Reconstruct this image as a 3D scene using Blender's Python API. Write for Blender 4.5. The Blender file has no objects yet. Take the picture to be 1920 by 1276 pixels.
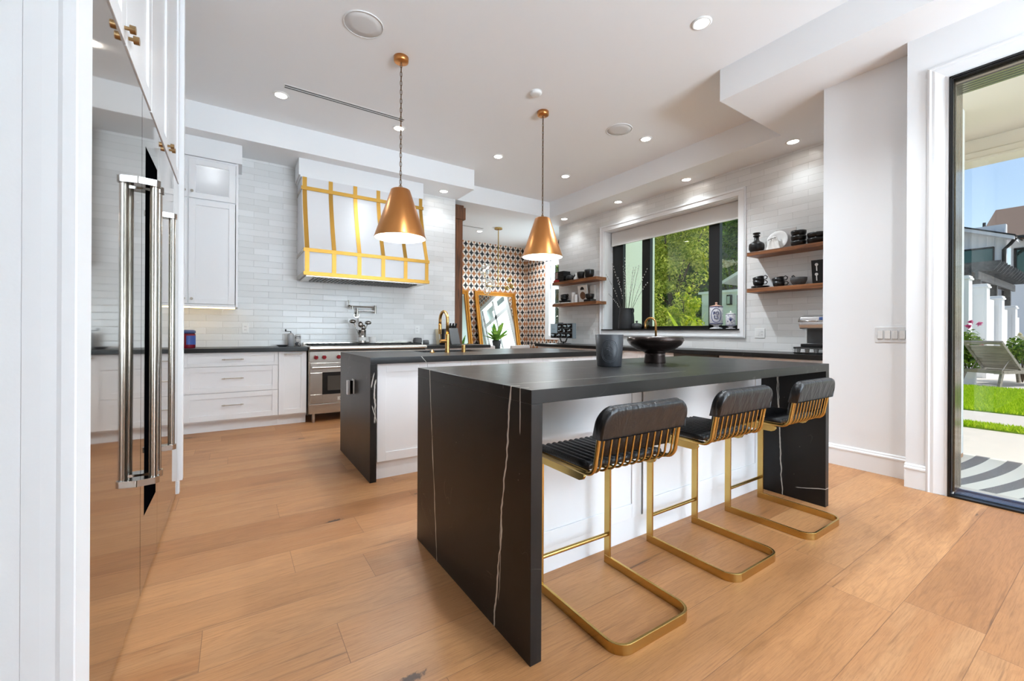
import bpy, bmesh, math, random
from math import sin, cos, pi, radians
from mathutils import Vector, Matrix
random.seed(7)
S = bpy.context.scene
C = S.collection

# ---------------------------------------------------------------- camera
F_PX, YAW, ROLL, CY, CAM_H = 784.3, .5853, .005, 622.7, 1.105
cam = bpy.data.cameras.new('camera')
cam.sensor_width = 36.0
cam.lens = F_PX / 1920 * 36.0
cam.shift_y = (CY - 638) / 1920
cam.clip_start, cam.clip_end = .02, 300
co = bpy.data.objects.new('camera', cam)
C.objects.link(co)
fw = Vector((sin(YAW), cos(YAW), 0)); rt = Vector((cos(YAW), -sin(YAW), 0)); up = rt.cross(fw)
r2 = rt * cos(ROLL) + up * sin(ROLL); u2 = up * cos(ROLL) - rt * sin(ROLL)
m = Matrix.Identity(4)
for i in range(3):
    m[i][0], m[i][1], m[i][2] = r2[i], u2[i], -fw[i]
m[2][3] = CAM_H
co.matrix_world = m
S.camera = co

# ---------------------------------------------------------------- light
S.view_settings.view_transform = 'Standard'
S.view_settings.look = 'None'
S.view_settings.exposure = 1.36
S.view_settings.gamma = 1.0
S.view_settings.use_curve_mapping = False
SUN_AZ, SUN_EL = radians(150), radians(55)      # azimuth from +Y towards +X
w = bpy.data.worlds.new('sky'); S.world = w; w.use_nodes = True
nt = w.node_tree; nt.nodes.clear()
sky = nt.nodes.new('ShaderNodeTexSky'); sky.sky_type = 'NISHITA'; sky.sun_disc = False
sky.sun_elevation = SUN_EL; sky.sun_rotation = SUN_AZ; sky.air_density = 1.0; sky.dust_density = 1.4; sky.ozone_density = .7
bg = nt.nodes.new('ShaderNodeBackground'); bg.inputs[1].default_value = .082
ow = nt.nodes.new('ShaderNodeOutputWorld')
nt.links.new(sky.outputs[0], bg.inputs[0]); nt.links.new(bg.outputs[0], ow.inputs[0])
sl = bpy.data.lights.new('sun', 'SUN'); sl.energy = 1.45; sl.angle = radians(.6); sl.color = (1, .95, .86)
so = bpy.data.objects.new('sun', sl); C.objects.link(so)
sd = Vector((sin(SUN_AZ) * cos(SUN_EL), cos(SUN_AZ) * cos(SUN_EL), sin(SUN_EL)))
so.rotation_euler = sd.to_track_quat('Z', 'Y').to_euler(); so.location = sd * 30

def area(name, loc, look, sx, sy, power, col=(1, 1, 1)):
    l = bpy.data.lights.new(name, 'AREA'); l.shape = 'RECTANGLE'; l.size = sx; l.size_y = sy; l.energy = power; l.color = col
    o = bpy.data.objects.new(name, l); C.objects.link(o); o.location = loc
    o.rotation_euler = (-Vector(look)).to_track_quat('Z', 'Y').to_euler()
    return o
# added area light at the unseen rear windows, tilted up to fill the ceiling
DAY = (.72, .87, 1.0)
area('daylight_fill', (2.6, -4.7, 1.1), (0, 1, 5.0), 2.6, 1.7, 375, DAY)

# ---------------------------------------------------------------- material helpers
def lin(r, g, b):
    f = lambda c: (c / 255 / 12.92) if c / 255 <= .04045 else ((c / 255 + .055) / 1.055) ** 2.4
    return (f(r), f(g), f(b), 1)

class N:
    """thin wrapper to write node trees"""
    def __init__(s, name):
        s.m = bpy.data.materials.new(name); s.m.use_nodes = True; s.t = s.m.node_tree; s.t.nodes.clear()
        s.out = s.t.nodes.new('ShaderNodeOutputMaterial')
    def n(s, typ, **kw):
        x = s.t.nodes.new(typ)
        for k, v in kw.items(): setattr(x, k, v)
        return x
    def put(s, sock, v):
        if hasattr(v, 'is_output'): s.t.links.new(v, sock)
        else: sock.default_value = v
    def m_(s, op, a, b=0.0, c=0.0):
        x = s.n('ShaderNodeMath', operation=op)
        s.put(x.inputs[0], a); s.put(x.inputs[1], b); s.put(x.inputs[2], c)
        return x.outputs[0]
    def mix(s, f, a, b, blend='MIX'):
        x = s.n('ShaderNodeMix', data_type='RGBA', blend_type=blend)
        s.put(x.inputs[0], f); s.put(x.inputs[6], a); s.put(x.inputs[7], b)
        return x.outputs[2]
    def step(s, v, lo, hi, a=0.0, b=1.0):
        x = s.n('ShaderNodeMapRange', interpolation_type='SMOOTHSTEP')
        s.put(x.inputs[0], v); s.put(x.inputs[1], lo); s.put(x.inputs[2], hi); s.put(x.inputs[3], a); s.put(x.inputs[4], b)
        return x.outputs[0]
    def pos(s, obj=False):
        if obj: v = s.n('ShaderNodeTexCoord').outputs['Object']
        else: v = s.n('ShaderNodeNewGeometry').outputs['Position']
        x = s.n('ShaderNodeSeparateXYZ'); s.t.links.new(v, x.inputs[0])
        return v, x.outputs[0], x.outputs[1], x.outputs[2]
    def xyz(s, x, y, z):
        c = s.n('ShaderNodeCombineXYZ'); s.put(c.inputs[0], x); s.put(c.inputs[1], y); s.put(c.inputs[2], z); return c.outputs[0]
    def noise(s, v, scale, detail=3.0, rough=.5, dist=0.0):
        x = s.n('ShaderNodeTexNoise'); s.put(x.inputs['Vector'], v); x.inputs['Scale'].default_value = scale
        x.inputs['Detail'].default_value = detail; x.inputs['Roughness'].default_value = rough; x.inputs['Distortion'].default_value = dist
        return x.outputs[0]
    def white(s, v):
        x = s.n('ShaderNodeTexWhiteNoise', noise_dimensions='3D'); s.put(x.inputs[0], v); return x.outputs[0]
    def bump(s, h, strength=.2, dist=.01):
        x = s.n('ShaderNodeBump'); x.inputs['Strength'].default_value = strength; x.inputs['Distance'].default_value = dist
        s.put(x.inputs['Height'], h); return x.outputs[0]
    def bsdf(s, color, rough=.5, metal=0.0, normal=None, spec=.5, **kw):
        p = s.n('ShaderNodeBsdfPrincipled')
        s.put(p.inputs['Base Color'], color); s.put(p.inputs['Roughness'], rough); s.put(p.inputs['Metallic'], metal)
        p.inputs['Specular IOR Level'].default_value = spec
        if normal is not None: s.put(p.inputs['Normal'], normal)
        for k, v in kw.items(): s.put(p.inputs[k.replace('_', ' ')], v)
        s.t.links.new(p.outputs[0], s.out.inputs[0])
        return s.m

def plain(name, col, rough=.5, metal=0.0, var=.0, bump=0.0, bscale=60, spec=.5, **kw):
    a = N(name); v = a.pos(True)[0]; c = col; nrm = None
    if var:
        c = a.mix(a.noise(v, 9, 4), [x * (1 - var) for x in col[:3]] + [1], [min(1, x * (1 + var)) for x in col[:3]] + [1])
    if bump: nrm = a.bump(a.noise(v, bscale, 3), bump, .004)
    return a.bsdf(c, rough, metal, nrm, spec, **kw)

def emit(name, col, st):
    a = N(name); e = a.n('ShaderNodeEmission'); e.inputs[0].default_value = col; e.inputs[1].default_value = st
    a.t.links.new(e.outputs[0], a.out.inputs[0]); return a.m

def glass(name, tint=(1, 1, 1, 1), refl=.06, frost=0.0):
    a = N(name); t = a.n('ShaderNodeBsdfTransparent'); t.inputs[0].default_value = tint
    g = a.n('ShaderNodeBsdfGlossy'); g.inputs['Roughness'].default_value = .01
    base = t.outputs[0]
    if frost:
        d = a.n('ShaderNodeBsdfTranslucent'); d.inputs[0].default_value = (.95, .95, .95, 1)
        x = a.n('ShaderNodeMixShader'); x.inputs[0].default_value = frost
        a.t.links.new(base, x.inputs[1]); a.t.links.new(d.outputs[0], x.inputs[2]); base = x.outputs[0]
    x = a.n('ShaderNodeMixShader'); x.inputs[0].default_value = refl
    a.t.links.new(base, x.inputs[1]); a.t.links.new(g.outputs[0], x.inputs[2]); a.t.links.new(x.outputs[0], a.out.inputs[0])
    return a.m

# ---------------------------------------------------------------- materials
WHITE = plain('wall paint', lin(244, 245, 246), .55, bump=.03, bscale=140, spec=.3)
CEIL = plain('ceiling paint', lin(246, 247, 248), .6, bump=.02, bscale=120, spec=.3)
TRIM = plain('trim enamel', lin(245, 246, 247), .32)
CAB = plain('cabinet enamel', lin(242, 242, 243), .33)
HSTEEL = plain('satin steel tube', lin(190, 186, 180), .2, 1)
NICKEL = plain('brushed nickel', lin(196, 188, 176), .28, 1)
CHROME = plain('polished chrome', lin(172, 169, 165), .13, 1)
BRASSK = plain('aged brass knob', lin(170, 140, 100), .3, 1)
GOLD = plain('satin gold', lin(198, 166, 100), .27, 1, var=.08)
HGOLD = plain('hood strap gold', lin(190, 146, 70), .38, 1, var=.07)
FGOLD = plain('brushed gold faucet', lin(214, 168, 104), .25, 1)
BLACKM = plain('black frame', lin(14, 14, 15), .35)
BLACKC = plain('black glazed ceramic', lin(20, 20, 21), .3, var=.2)
BLACKG = plain('black glass', lin(5, 5, 7), .06)
BLACKMAT = plain('matte black stoneware', lin(38, 39, 42), .55, bump=.15)
IRON = plain('cast iron', lin(24, 23, 23), .55, bump=.2)
LEATH = plain('black leather', lin(26, 26, 28), .34, bump=.5, bscale=160)
def mk_leather():
    a = N('creased black leather'); v, x, y, z = a.pos(True)
    cr = a.noise(a.xyz(a.m_('MULTIPLY', x, 24), a.m_('MULTIPLY', y, 20), a.m_('MULTIPLY', z, 7)), 1, 3, .55, .4)
    gr = a.noise(v, 190, 2)
    h = a.m_('ADD', a.m_('MULTIPLY', cr, 1.0), a.m_('MULTIPLY', gr, .05))
    return a.bsdf(lin(22, 22, 24), a.m_('ADD', .24, a.m_('MULTIPLY', cr, .16)), 0, a.bump(h, .7, .012), .6)
LEATHS = mk_leather()
WCER = plain('white ceramic', lin(236, 235, 233), .3)
WPLAST = plain('white plastic', lin(240, 240, 238), .4)
RED = plain('red knob', lin(140, 10, 26), .22)
DARKST = plain('dark steel', lin(70, 66, 62), .35, 1)
GREYST = plain('grey granite', lin(95, 95, 96), .7, var=.35, bump=.4)
PAPERW = plain('white paper', lin(232, 230, 226), .6)
GREY = plain('grey plastic', lin(120, 122, 124), .4)
DGREY = plain('dark grey', lin(60, 62, 64), .5)
BLUEG = plain('delft blue', lin(44, 58, 120), .3)
STEMS = plain('willow stem', lin(60, 50, 45), .7)
CATK = plain('willow catkin', lin(200, 198, 195), .9)
GLASS = glass('clear window glass', (.97, .985, .975, 1), .05)
GLASSG = glass('greenish window glass', (.88, .94, .88, 1), .04)
GLOBE = glass('clear globe glass', (.95, .96, .96, 1), .26)
FROST = glass('lit cabinet glass', (.97, .95, .94, 1), .04, .35)
LAMP = emit('lamp lens', (1, .95, .88, 1), 9)
BULB = emit('pendant bulb', (1, .93, .82, 1), 14)
LED = emit('warm led', (1, .68, .26, 1), 5)

def mk_steel(name, rough, col, vert=True, wave=.0):
    a = N(name); v, x, y, z = a.pos()
    st = a.xyz(a.m_('MULTIPLY', x, 2), a.m_('MULTIPLY', y, 2), a.m_('MULTIPLY', z, 160)) if not vert else a.xyz(a.m_('MULTIPLY', x, 120), a.m_('MULTIPLY', y, 120), a.m_('MULTIPLY', z, 1.5))
    n1 = a.noise(st, 2, 2)
    h = a.m_('ADD', a.m_('MULTIPLY', n1, .04 if not vert else .0), a.m_('MULTIPLY', a.noise(v, 1.3, 1), wave))
    return a.bsdf(col, rough, 1, a.bump(h, .35, .02))
STEEL = mk_steel('stainless steel', .26, lin(196, 190, 182), False)
FRIDGE = mk_steel('polished stainless', .05, lin(196, 190, 182), True, .30)

def mk_floor():
    a = N('oak planks'); v, x, y, z = a.pos()
    W, L = .228, 1.95
    r = a.m_('DIVIDE', a.m_('SUBTRACT', y, .089), W); row = a.m_('FLOOR', r)
    off = a.m_('MULTIPLY', a.white(a.xyz(row, 3.3, 1)), L * 2)
    c = a.m_('DIVIDE', a.m_('ADD', x, off), L); col = a.m_('FLOOR', c)
    h1 = a.white(a.xyz(row, col, 0)); h2 = a.white(a.xyz(row, col, 7)); h3 = a.white(a.xyz(row, col, 13))
    fr = a.m_('FRACT', r); fc = a.m_('FRACT', c)
    er = a.m_('MULTIPLY', a.m_('MINIMUM', fr, a.m_('SUBTRACT', 1, fr)), W)
    ec = a.m_('MULTIPLY', a.m_('MINIMUM', fc, a.m_('SUBTRACT', 1, fc)), L)
    edge = a.m_('MINIMUM', er, ec)
    gap = a.step(edge, .0005, .0017, 1, 0)
    # grain: stretched noise along the board, warped into cathedrals
    gx = a.m_('ADD', a.m_('MULTIPLY', x, 1.0), a.m_('MULTIPLY', h1, 37)); gy = a.m_('ADD', y, a.m_('MULTIPLY', h2, 11))
    warp = a.noise(a.xyz(gx, a.m_('MULTIPLY', gy, 3.2), h3), 1.5, 3, .55)
    rings = a.m_('SINE', a.m_('ADD', a.m_('MULTIPLY', gy, 150), a.m_('MULTIPLY', warp, 60)))
    fine = a.noise(a.xyz(a.m_('MULTIPLY', gx, 7), a.m_('MULTIPLY', gy, 210), 0), 1, 5, .7)
    pores = a.noise(a.xyz(a.m_('MULTIPLY', gx, 26), a.m_('MULTIPLY', gy, 420), 3), 1, 2, .6)
    broad = a.noise(a.xyz(a.m_('MULTIPLY', gx, .9), a.m_('MULTIPLY', gy, 9), h1), 1, 4, .6)
    c1 = a.mix(h1, lin(172, 116, 70), lin(204, 149, 99))
    c2 = a.mix(h2, lin(166, 114, 70), lin(194, 144, 98))
    base = a.mix(a.step(broad, .28, .72), c1, c2)
    base = a.mix(a.m_('MULTIPLY', a.step(rings, .0, 1), a.m_('MULTIPLY', .17, a.step(h3, .25, .8, .35, 1))), base, lin(132, 86, 50))
    base = a.mix(a.m_('MULTIPLY', a.step(fine, .42, .74), .48), base, lin(124, 80, 46))
    base = a.mix(a.m_('MULTIPLY', a.step(pores, .6, .72), .30), base, lin(100, 64, 38))
    # knots and mineral streaks
    vo = a.n('ShaderNodeTexVoronoi'); vo.inputs['Scale'].default_value = 1.0
    a.put(vo.inputs['Vector'], a.xyz(a.m_('MULTIPLY', gx, 1.7), a.m_('MULTIPLY', gy, 4.6), 0))
    d = a.m_('ADD', vo.outputs['Distance'], a.m_('MULTIPLY', a.m_('SUBTRACT', a.noise(v, 46, 4, .7), .5), .20))
    sel = a.step(a.white(vo.outputs['Position']), .50, .54)
    knot = a.m_('MULTIPLY', a.step(d, .045, .10, 1, 0), sel); halo = a.m_('MULTIPLY', a.step(d, .05, .46, 1, 0), sel)
    base = a.mix(a.m_('MULTIPLY', halo, .42), base, lin(128, 80, 44)); base = a.mix(a.m_('MULTIPLY', knot, .9), base, lin(50, 30, 18))
    sn = a.noise(a.xyz(a.m_('MULTIPLY', gx, 1.3), a.m_('MULTIPLY', gy, 30), 4), 1, 3, .6)
    base = a.mix(a.m_('MULTIPLY', a.step(sn, .61, .74), .5), base, lin(92, 58, 34))
    base = a.mix(a.m_('MULTIPLY', a.step(sn, .70, .76), .6), base, lin(60, 38, 22))
    base = a.mix(a.m_('MULTIPLY', gap, .55), base, lin(84, 54, 34))
    hgt = a.m_('SUBTRACT', a.m_('MULTIPLY', fine, .25), gap)
    return a.bsdf(base, a.m_('ADD', .34, a.m_('MULTIPLY', fine, .16)), 0, a.bump(hgt, .25, .003), .45)
FLOOR = mk_floor()

def mk_tile(name, axis):
    a = N(name); v, x, y, z = a.pos(); u = x if axis == 'x' else y
    W, H = .318, .0762
    r = a.m_('DIVIDE', a.m_('SUBTRACT', z, .914), H); row = a.m_('FLOOR', r)
    odd = a.m_('MULTIPLY', a.m_('MODULO', a.m_('ABSOLUTE', row), 2), .5)
    c = a.m_('ADD', a.m_('DIVIDE', a.m_('ADD', u, 20), W), odd); col = a.m_('FLOOR', c)
    fr = a.m_('FRACT', r); fc = a.m_('FRACT', c)
    er = a.m_('MULTIPLY', a.m_('MINIMUM', fr, a.m_('SUBTRACT', 1, fr)), H); ec = a.m_('MULTIPLY', a.m_('MINIMUM', fc, a.m_('SUBTRACT', 1, fc)), W)
    wob = a.m_('MULTIPLY', a.m_('SUBTRACT', a.noise(v, 16, 2), .5), .0022)
    e = a.m_('ADD', a.m_('MINIMUM', er, ec), wob)
    g = a.step(e, .0006, .0024, 1, 0)
    h = a.white(a.xyz(row, col, 2))
    colr = a.mix(h, lin(228, 228, 226), lin(240, 240, 239)); colr = a.mix(a.m_('MULTIPLY', g, .6), colr, lin(170, 168, 165))
    hh = a.m_('ADD', a.m_('MULTIPLY', a.noise(a.xyz(a.m_('ADD', x, a.m_('MULTIPLY', h, 9)), y, z), 9, 2), .7), a.m_('MULTIPLY', a.step(e, .0, .006), .5))
    return a.bsdf(colr, a.mix(g, (.24,) * 3 + (1,), (.7,) * 3 + (1,)), 0, a.bump(hh, .35, .004))
TILEX = mk_tile('white subway tile', 'x'); TILEY = mk_tile('white subway tile side', 'y')

def mk_pattern(name, axis):
    a = N(name); v, x, y, z = a.pos(); u = x if axis == 'x' else y
    p = a.m_('ABSOLUTE', a.m_('SUBTRACT', a.m_('FRACT', a.m_('DIVIDE', a.m_('ADD', u, 20), .155)), .5))
    q = a.m_('ABSOLUTE', a.m_('SUBTRACT', a.m_('FRACT', a.m_('DIVIDE', z, .205)), .5))
    t = a.m_('ADD', p, q); d = a.m_('ABSOLUTE', a.m_('SUBTRACT', p, q))
    wd = a.m_('MULTIPLY', a.m_('SINE', a.m_('MULTIPLY', t, pi)), .188)
    lens = a.step(a.m_('SUBTRACT', wd, d), -.012, .012)
    side = a.step(a.m_('SUBTRACT', q, p), -.01, .01)
    c = a.mix(side, lin(176, 112, 66), lin(28, 29, 35))
    c = a.mix(lens, c, lin(232, 220, 208))
    tt = a.m_('ABSOLUTE', a.m_('SUBTRACT', t, .5)); dot = a.step(tt, .43, .46)
    c = a.mix(dot, c, lin(150, 92, 56))
    return a.bsdf(c, .45)
PATX = mk_pattern('patterned tile', 'x'); PATY = mk_pattern('patterned tile return', 'y')

def mk_stone(name, veins):
    """near-black marble; each vein = (axis measured, a0, slope, run axis, lo/hi of run, box x/y/z limits, width, strength)"""
    a = N(name); v, x, y, z = a.pos(); ax = {'x': x, 'y': y, 'z': z}
    cloud = a.noise(v, 2.2, 5, .6)
    c = a.mix(a.step(cloud, .3, .75), lin(20, 19, 19), lin(36, 34, 33))
    vn = a.n('ShaderNodeTexVoronoi', feature='F1'); vn.inputs['Scale'].default_value = 26; a.put(vn.inputs['Vector'], v)
    fl = a.m_('MULTIPLY', a.step(a.m_('ADD', vn.outputs['Distance'], a.m_('MULTIPLY', a.noise(v, 90, 2), .16)), .11, .17, 1, 0), a.step(a.white(vn.outputs['Position']), .80, .86))
    c = a.mix(a.m_('MULTIPLY', fl, .45), c, lin(150, 146, 140))
    hair = a.m_('MULTIPLY', a.step(a.m_('ABSOLUTE', a.m_('SUBTRACT', a.noise(v, 1.7, 4, .6, 1.2), .52)), .0, .004, 1, 0), a.step(a.noise(v, 3.3, 2), .5, .62))
    c = a.mix(a.m_('MULTIPLY', hair, .35), c, lin(130, 126, 120))
    for (mx, a0, sl, run, r0, r1, lim, wd, st, amp, seed) in veins:
        rn = ax[run]
        n1 = a.m_('SUBTRACT', a.noise(a.xyz(a.m_('MULTIPLY', rn, 1.0), seed, 0), 5, 3, .6), .5)
        ctr = a.m_('ADD', a.m_('ADD', a.m_('MULTIPLY', rn, sl), a0), a.m_('MULTIPLY', n1, amp))
        d = a.m_('ABSOLUTE', a.m_('SUBTRACT', ax[mx], ctr))
        ww = a.m_('MULTIPLY', a.step(a.noise(a.xyz(rn, seed, 5), 9, 2), .25, .7, .45, 1.35), wd)
        mk = a.step(a.m_('DIVIDE', d, ww), .55, 1.05, 1, 0)
        mk = a.m_('MULTIPLY', mk, a.m_('MULTIPLY', a.step(rn, r0 - .01, r0 + .01), a.step(rn, r1 - .01, r1 + .01, 1, 0)))
        for k, lo, hi in lim:
            mk = a.m_('MULTIPLY', mk, a.m_('MULTIPLY', a.m_('GREATER_THAN', ax[k], lo), a.m_('LESS_THAN', ax[k], hi)))
        c = a.mix(a.m_('MULTIPLY', mk, st), c, lin(222, 218, 210))
    rg = a.m_('ADD', .27, a.m_('MULTIPLY', cloud, .12))
    return a.bsdf(c, rg, 0, a.bump(a.noise(v, 300, 2), .04, .002), .32)
STONE1 = mk_stone('black veined marble', [
    ('y', 1.879, .112, 'z', 0, .92, [('x', 0, .855)], .0042, .95, .03, 1),
    ('y', 1.345, -.118, 'z', 0, .92, [('x', 0, .855)], .0055, .95, .06, 2),
    ('y', 1.310, -.02, 'z', .12, .42, [('x', 0, .855)], .003, .6, .05, 9),
    ('y', 1.180, .0, 'z', .76, .92, [('x', 0, .855)], .003, .8, .01, 3),
    ('y', 1.30, -.015, 'x', .82, 1.9, [('z', .9, 1)], .0028, .55, .05, 4),
    ('y', 1.75, -.03, 'x', 1.4, 3.0, [('z', .9, 1)], .0025, .3, .08, 12),
    ('y', 1.366, .045, 'z', 0, .87, [('x', 3.12, 3.2)], .004, .8, .035, 5),
    ('y', 1.372, .03, 'z', .2, .87, [('x', 3.12, 3.2)], .0025, .6, .06, 6),
    ('z', .36, -.22, 'y', 1.1, 1.28, [('x', 3.12, 3.2)], .003, .7, .02, 7)])
STONE2 = mk_stone('black marble of the sink island', [
    ('x', .822, .06, 'z', .44, .75, [('y', 3.0, 3.13)], .006, .8, .07, 3),
    ('x', .700, .19, 'z', .70, .80, [('y', 3.0, 3.13)], .004, .7, .02, 4),
    ('x', .99, -.27, 'z', .40, .56, [('y', 3.0, 3.13)], .004, .7, .02, 8),
    ('x', 1.99, -.85, 'z', .865, .93, [('y', 3.0, 3.13)], .004, .7, .02, 6)])
STONEC = mk_stone('black marble counter', [])

def mk_wood(name, c1, c2, sc=1.0, axis=1):
    a = N(name); v, x, y, z = a.pos(True)
    ax = [x, y, z]; k = [28 * sc] * 3; k[axis] = 2.2 * sc
    st = a.xyz(*[a.m_('MULTIPLY', ax[i], k[i]) for i in range(3)])
    n = a.noise(st, 1, 4, .6, .6)
    c = a.mix(a.step(n, .3, .72), c1, c2)
    return a.bsdf(c, .45, 0, a.bump(n, .15, .003))
SHELFW = mk_wood('walnut shelf', lin(96, 58, 34), lin(168, 108, 62))
POSTW = mk_wood('stained post', lin(74, 44, 26), lin(128, 80, 46), 1, 2)
CHAIRW = mk_wood('weathered teak', lin(118, 112, 100), lin(160, 152, 136), 1, 0)
PERGW = mk_wood('grey pergola timber', lin(74, 72, 70), lin(112, 110, 106), .5, 0)

def mk_pendant():
    a = N('aged copper brass'); v, x, y, z = a.pos(True)
    n = a.noise(a.xyz(a.m_('MULTIPLY', x, 6), a.m_('MULTIPLY', y, 6), a.m_('MULTIPLY', z, 2)), 1, 3)
    fine = a.noise(a.xyz(a.m_('MULTIPLY', x, 4), a.m_('MULTIPLY', y, 4), a.m_('MULTIPLY', z, 220)), 1, 2)
    c = a.mix(n, lin(196, 128, 72), lin(222, 160, 98))
    return a.bsdf(c, a.m_('ADD', .27, a.m_('MULTIPLY', fine, .1)), 1, a.bump(fine, .05, .002))
COPPER = mk_pendant()

def mk_marble(name):
    a = N(name); v, x, y, z = a.pos(True)
    n = a.m_('SINE', a.m_('ADD', a.m_('MULTIPLY', z, 70), a.m_('MULTIPLY', a.noise(v, 14, 3), 12)))
    return a.bsdf(a.mix(a.step(n, .55, .9), lin(214, 212, 209), lin(92, 92, 95)), .3)
GMARB = mk_marble('grey veined marble')

def mk_delft():
    a = N('blue and white delft glaze'); v, x, y, z = a.pos(True)
    vo = a.n('ShaderNodeTexVoronoi'); vo.inputs['Scale'].default_value = 38; a.put(vo.inputs['Vector'], v)
    n = a.noise(v, 42, 3, .6, 1.0)
    k = a.m_('MULTIPLY', a.step(n, .52, .6), a.step(vo.outputs['Distance'], .25, .5, 1, .2))
    return a.bsdf(a.mix(k, lin(228, 228, 232), lin(52, 62, 120)), .2)
DELFT = mk_delft()

def mk_leaf(name, c1, c2, tr=.35):
    a = N(name); v = a.pos()[0]
    c = a.mix(a.step(a.white(a.n('ShaderNodeNewGeometry').outputs['Random Per Island']), .0, 1.0), c1, c2)
    d = a.n('ShaderNodeBsdfDiffuse'); a.put(d.inputs[0], c)
    t = a.n('ShaderNodeBsdfTranslucent'); a.put(t.inputs[0], c)
    x = a.n('ShaderNodeMixShader'); x.inputs[0].default_value = tr
    a.t.links.new(d.outputs[0], x.inputs[1]); a.t.links.new(t.outputs[0], x.inputs[2]); a.t.links.new(x.outputs[0], a.out.inputs[0])
    return a.m
LEAFA = mk_leaf('olive green foliage', lin(128, 150, 48), lin(232, 228, 120), .45)
LEAFB = mk_leaf('dark foliage', lin(52, 84, 36), lin(130, 158, 70))
LEAFC = mk_leaf('bright lime foliage', lin(150, 176, 36), lin(236, 230, 90), .5)
LEAFD = mk_leaf('rose foliage', lin(60, 100, 34), lin(140, 170, 60))
LEAFP = mk_leaf('house plant leaf', lin(80, 124, 48), lin(150, 184, 84))
GRASS = mk_leaf('lawn grass', lin(150, 192, 26), lin(218, 236, 66))
ROSE = mk_leaf('pink petals', lin(214, 70, 138), lin(240, 150, 190))
WROSE = mk_leaf('cream petals', lin(230, 222, 190), lin(250, 246, 226))
BARK = plain('bark', lin(80, 66, 52), .9, bump=.5, bscale=20)
PAVE = plain('pale paving', lin(206, 200, 194), .7, var=.05, bump=.05)
SOIL = plain('soil', lin(92, 74, 56), .95, var=.2)
TURF = plain('turf base', lin(112, 150, 34), .95, var=.15)
STUCCO = plain('white stucco', lin(242, 242, 242), .7, bump=.1)
SOFFB = plain('porch boards', lin(226, 214, 196), .6)
HOUSEW = plain('white board cladding', lin(244, 245, 247), .6)
ROOFT = plain('brown shingles', lin(124, 104, 92), .9, var=.25, bump=.5, bscale=30)
FRAMEB = plain('bronze door frame', lin(160, 150, 134), .18, .9)
SILLM = plain('anodised sill', lin(150, 168, 196), .25, 1)
HILL = plain('wooded slope', lin(46, 58, 32), .95, var=.5)
MIRROR = plain('mirror glass', lin(232, 236, 234), .01, 1)
GILT = plain('gilded frame', lin(186, 124, 50), .36, .85, var=.15)
UPH = plain('pale linen upholstery', lin(214, 208, 204), .8)
SHADEF = plain('roller shade fabric', lin(226, 224, 221), .8)
SCREEN = plain('pale blue card', lin(176, 200, 212), .4)

def mk_rug():
    a = N('striped outdoor rug'); v, x, y, z = a.pos()
    bow = a.m_('MULTIPLY', a.m_('POWER', a.m_('SUBTRACT', 5.86, x), 2), .11)
    u = a.m_('FRACT', a.m_('DIVIDE', a.m_('ADD', a.m_('SUBTRACT', y, bow), 5.0 - .018), .192))
    k = a.m_('MULTIPLY', a.step(u, .0, .02), a.step(u, .47, .49, 1, 0))
    n = a.noise(v, 260, 2)
    g = a.mix(a.step(n, .42, .6), lin(70, 72, 78), lin(160, 160, 164))
    return a.bsdf(a.mix(k, lin(226, 222, 214), g), .9, 0, a.bump(n, .5, .004))
RUG = mk_rug()

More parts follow.
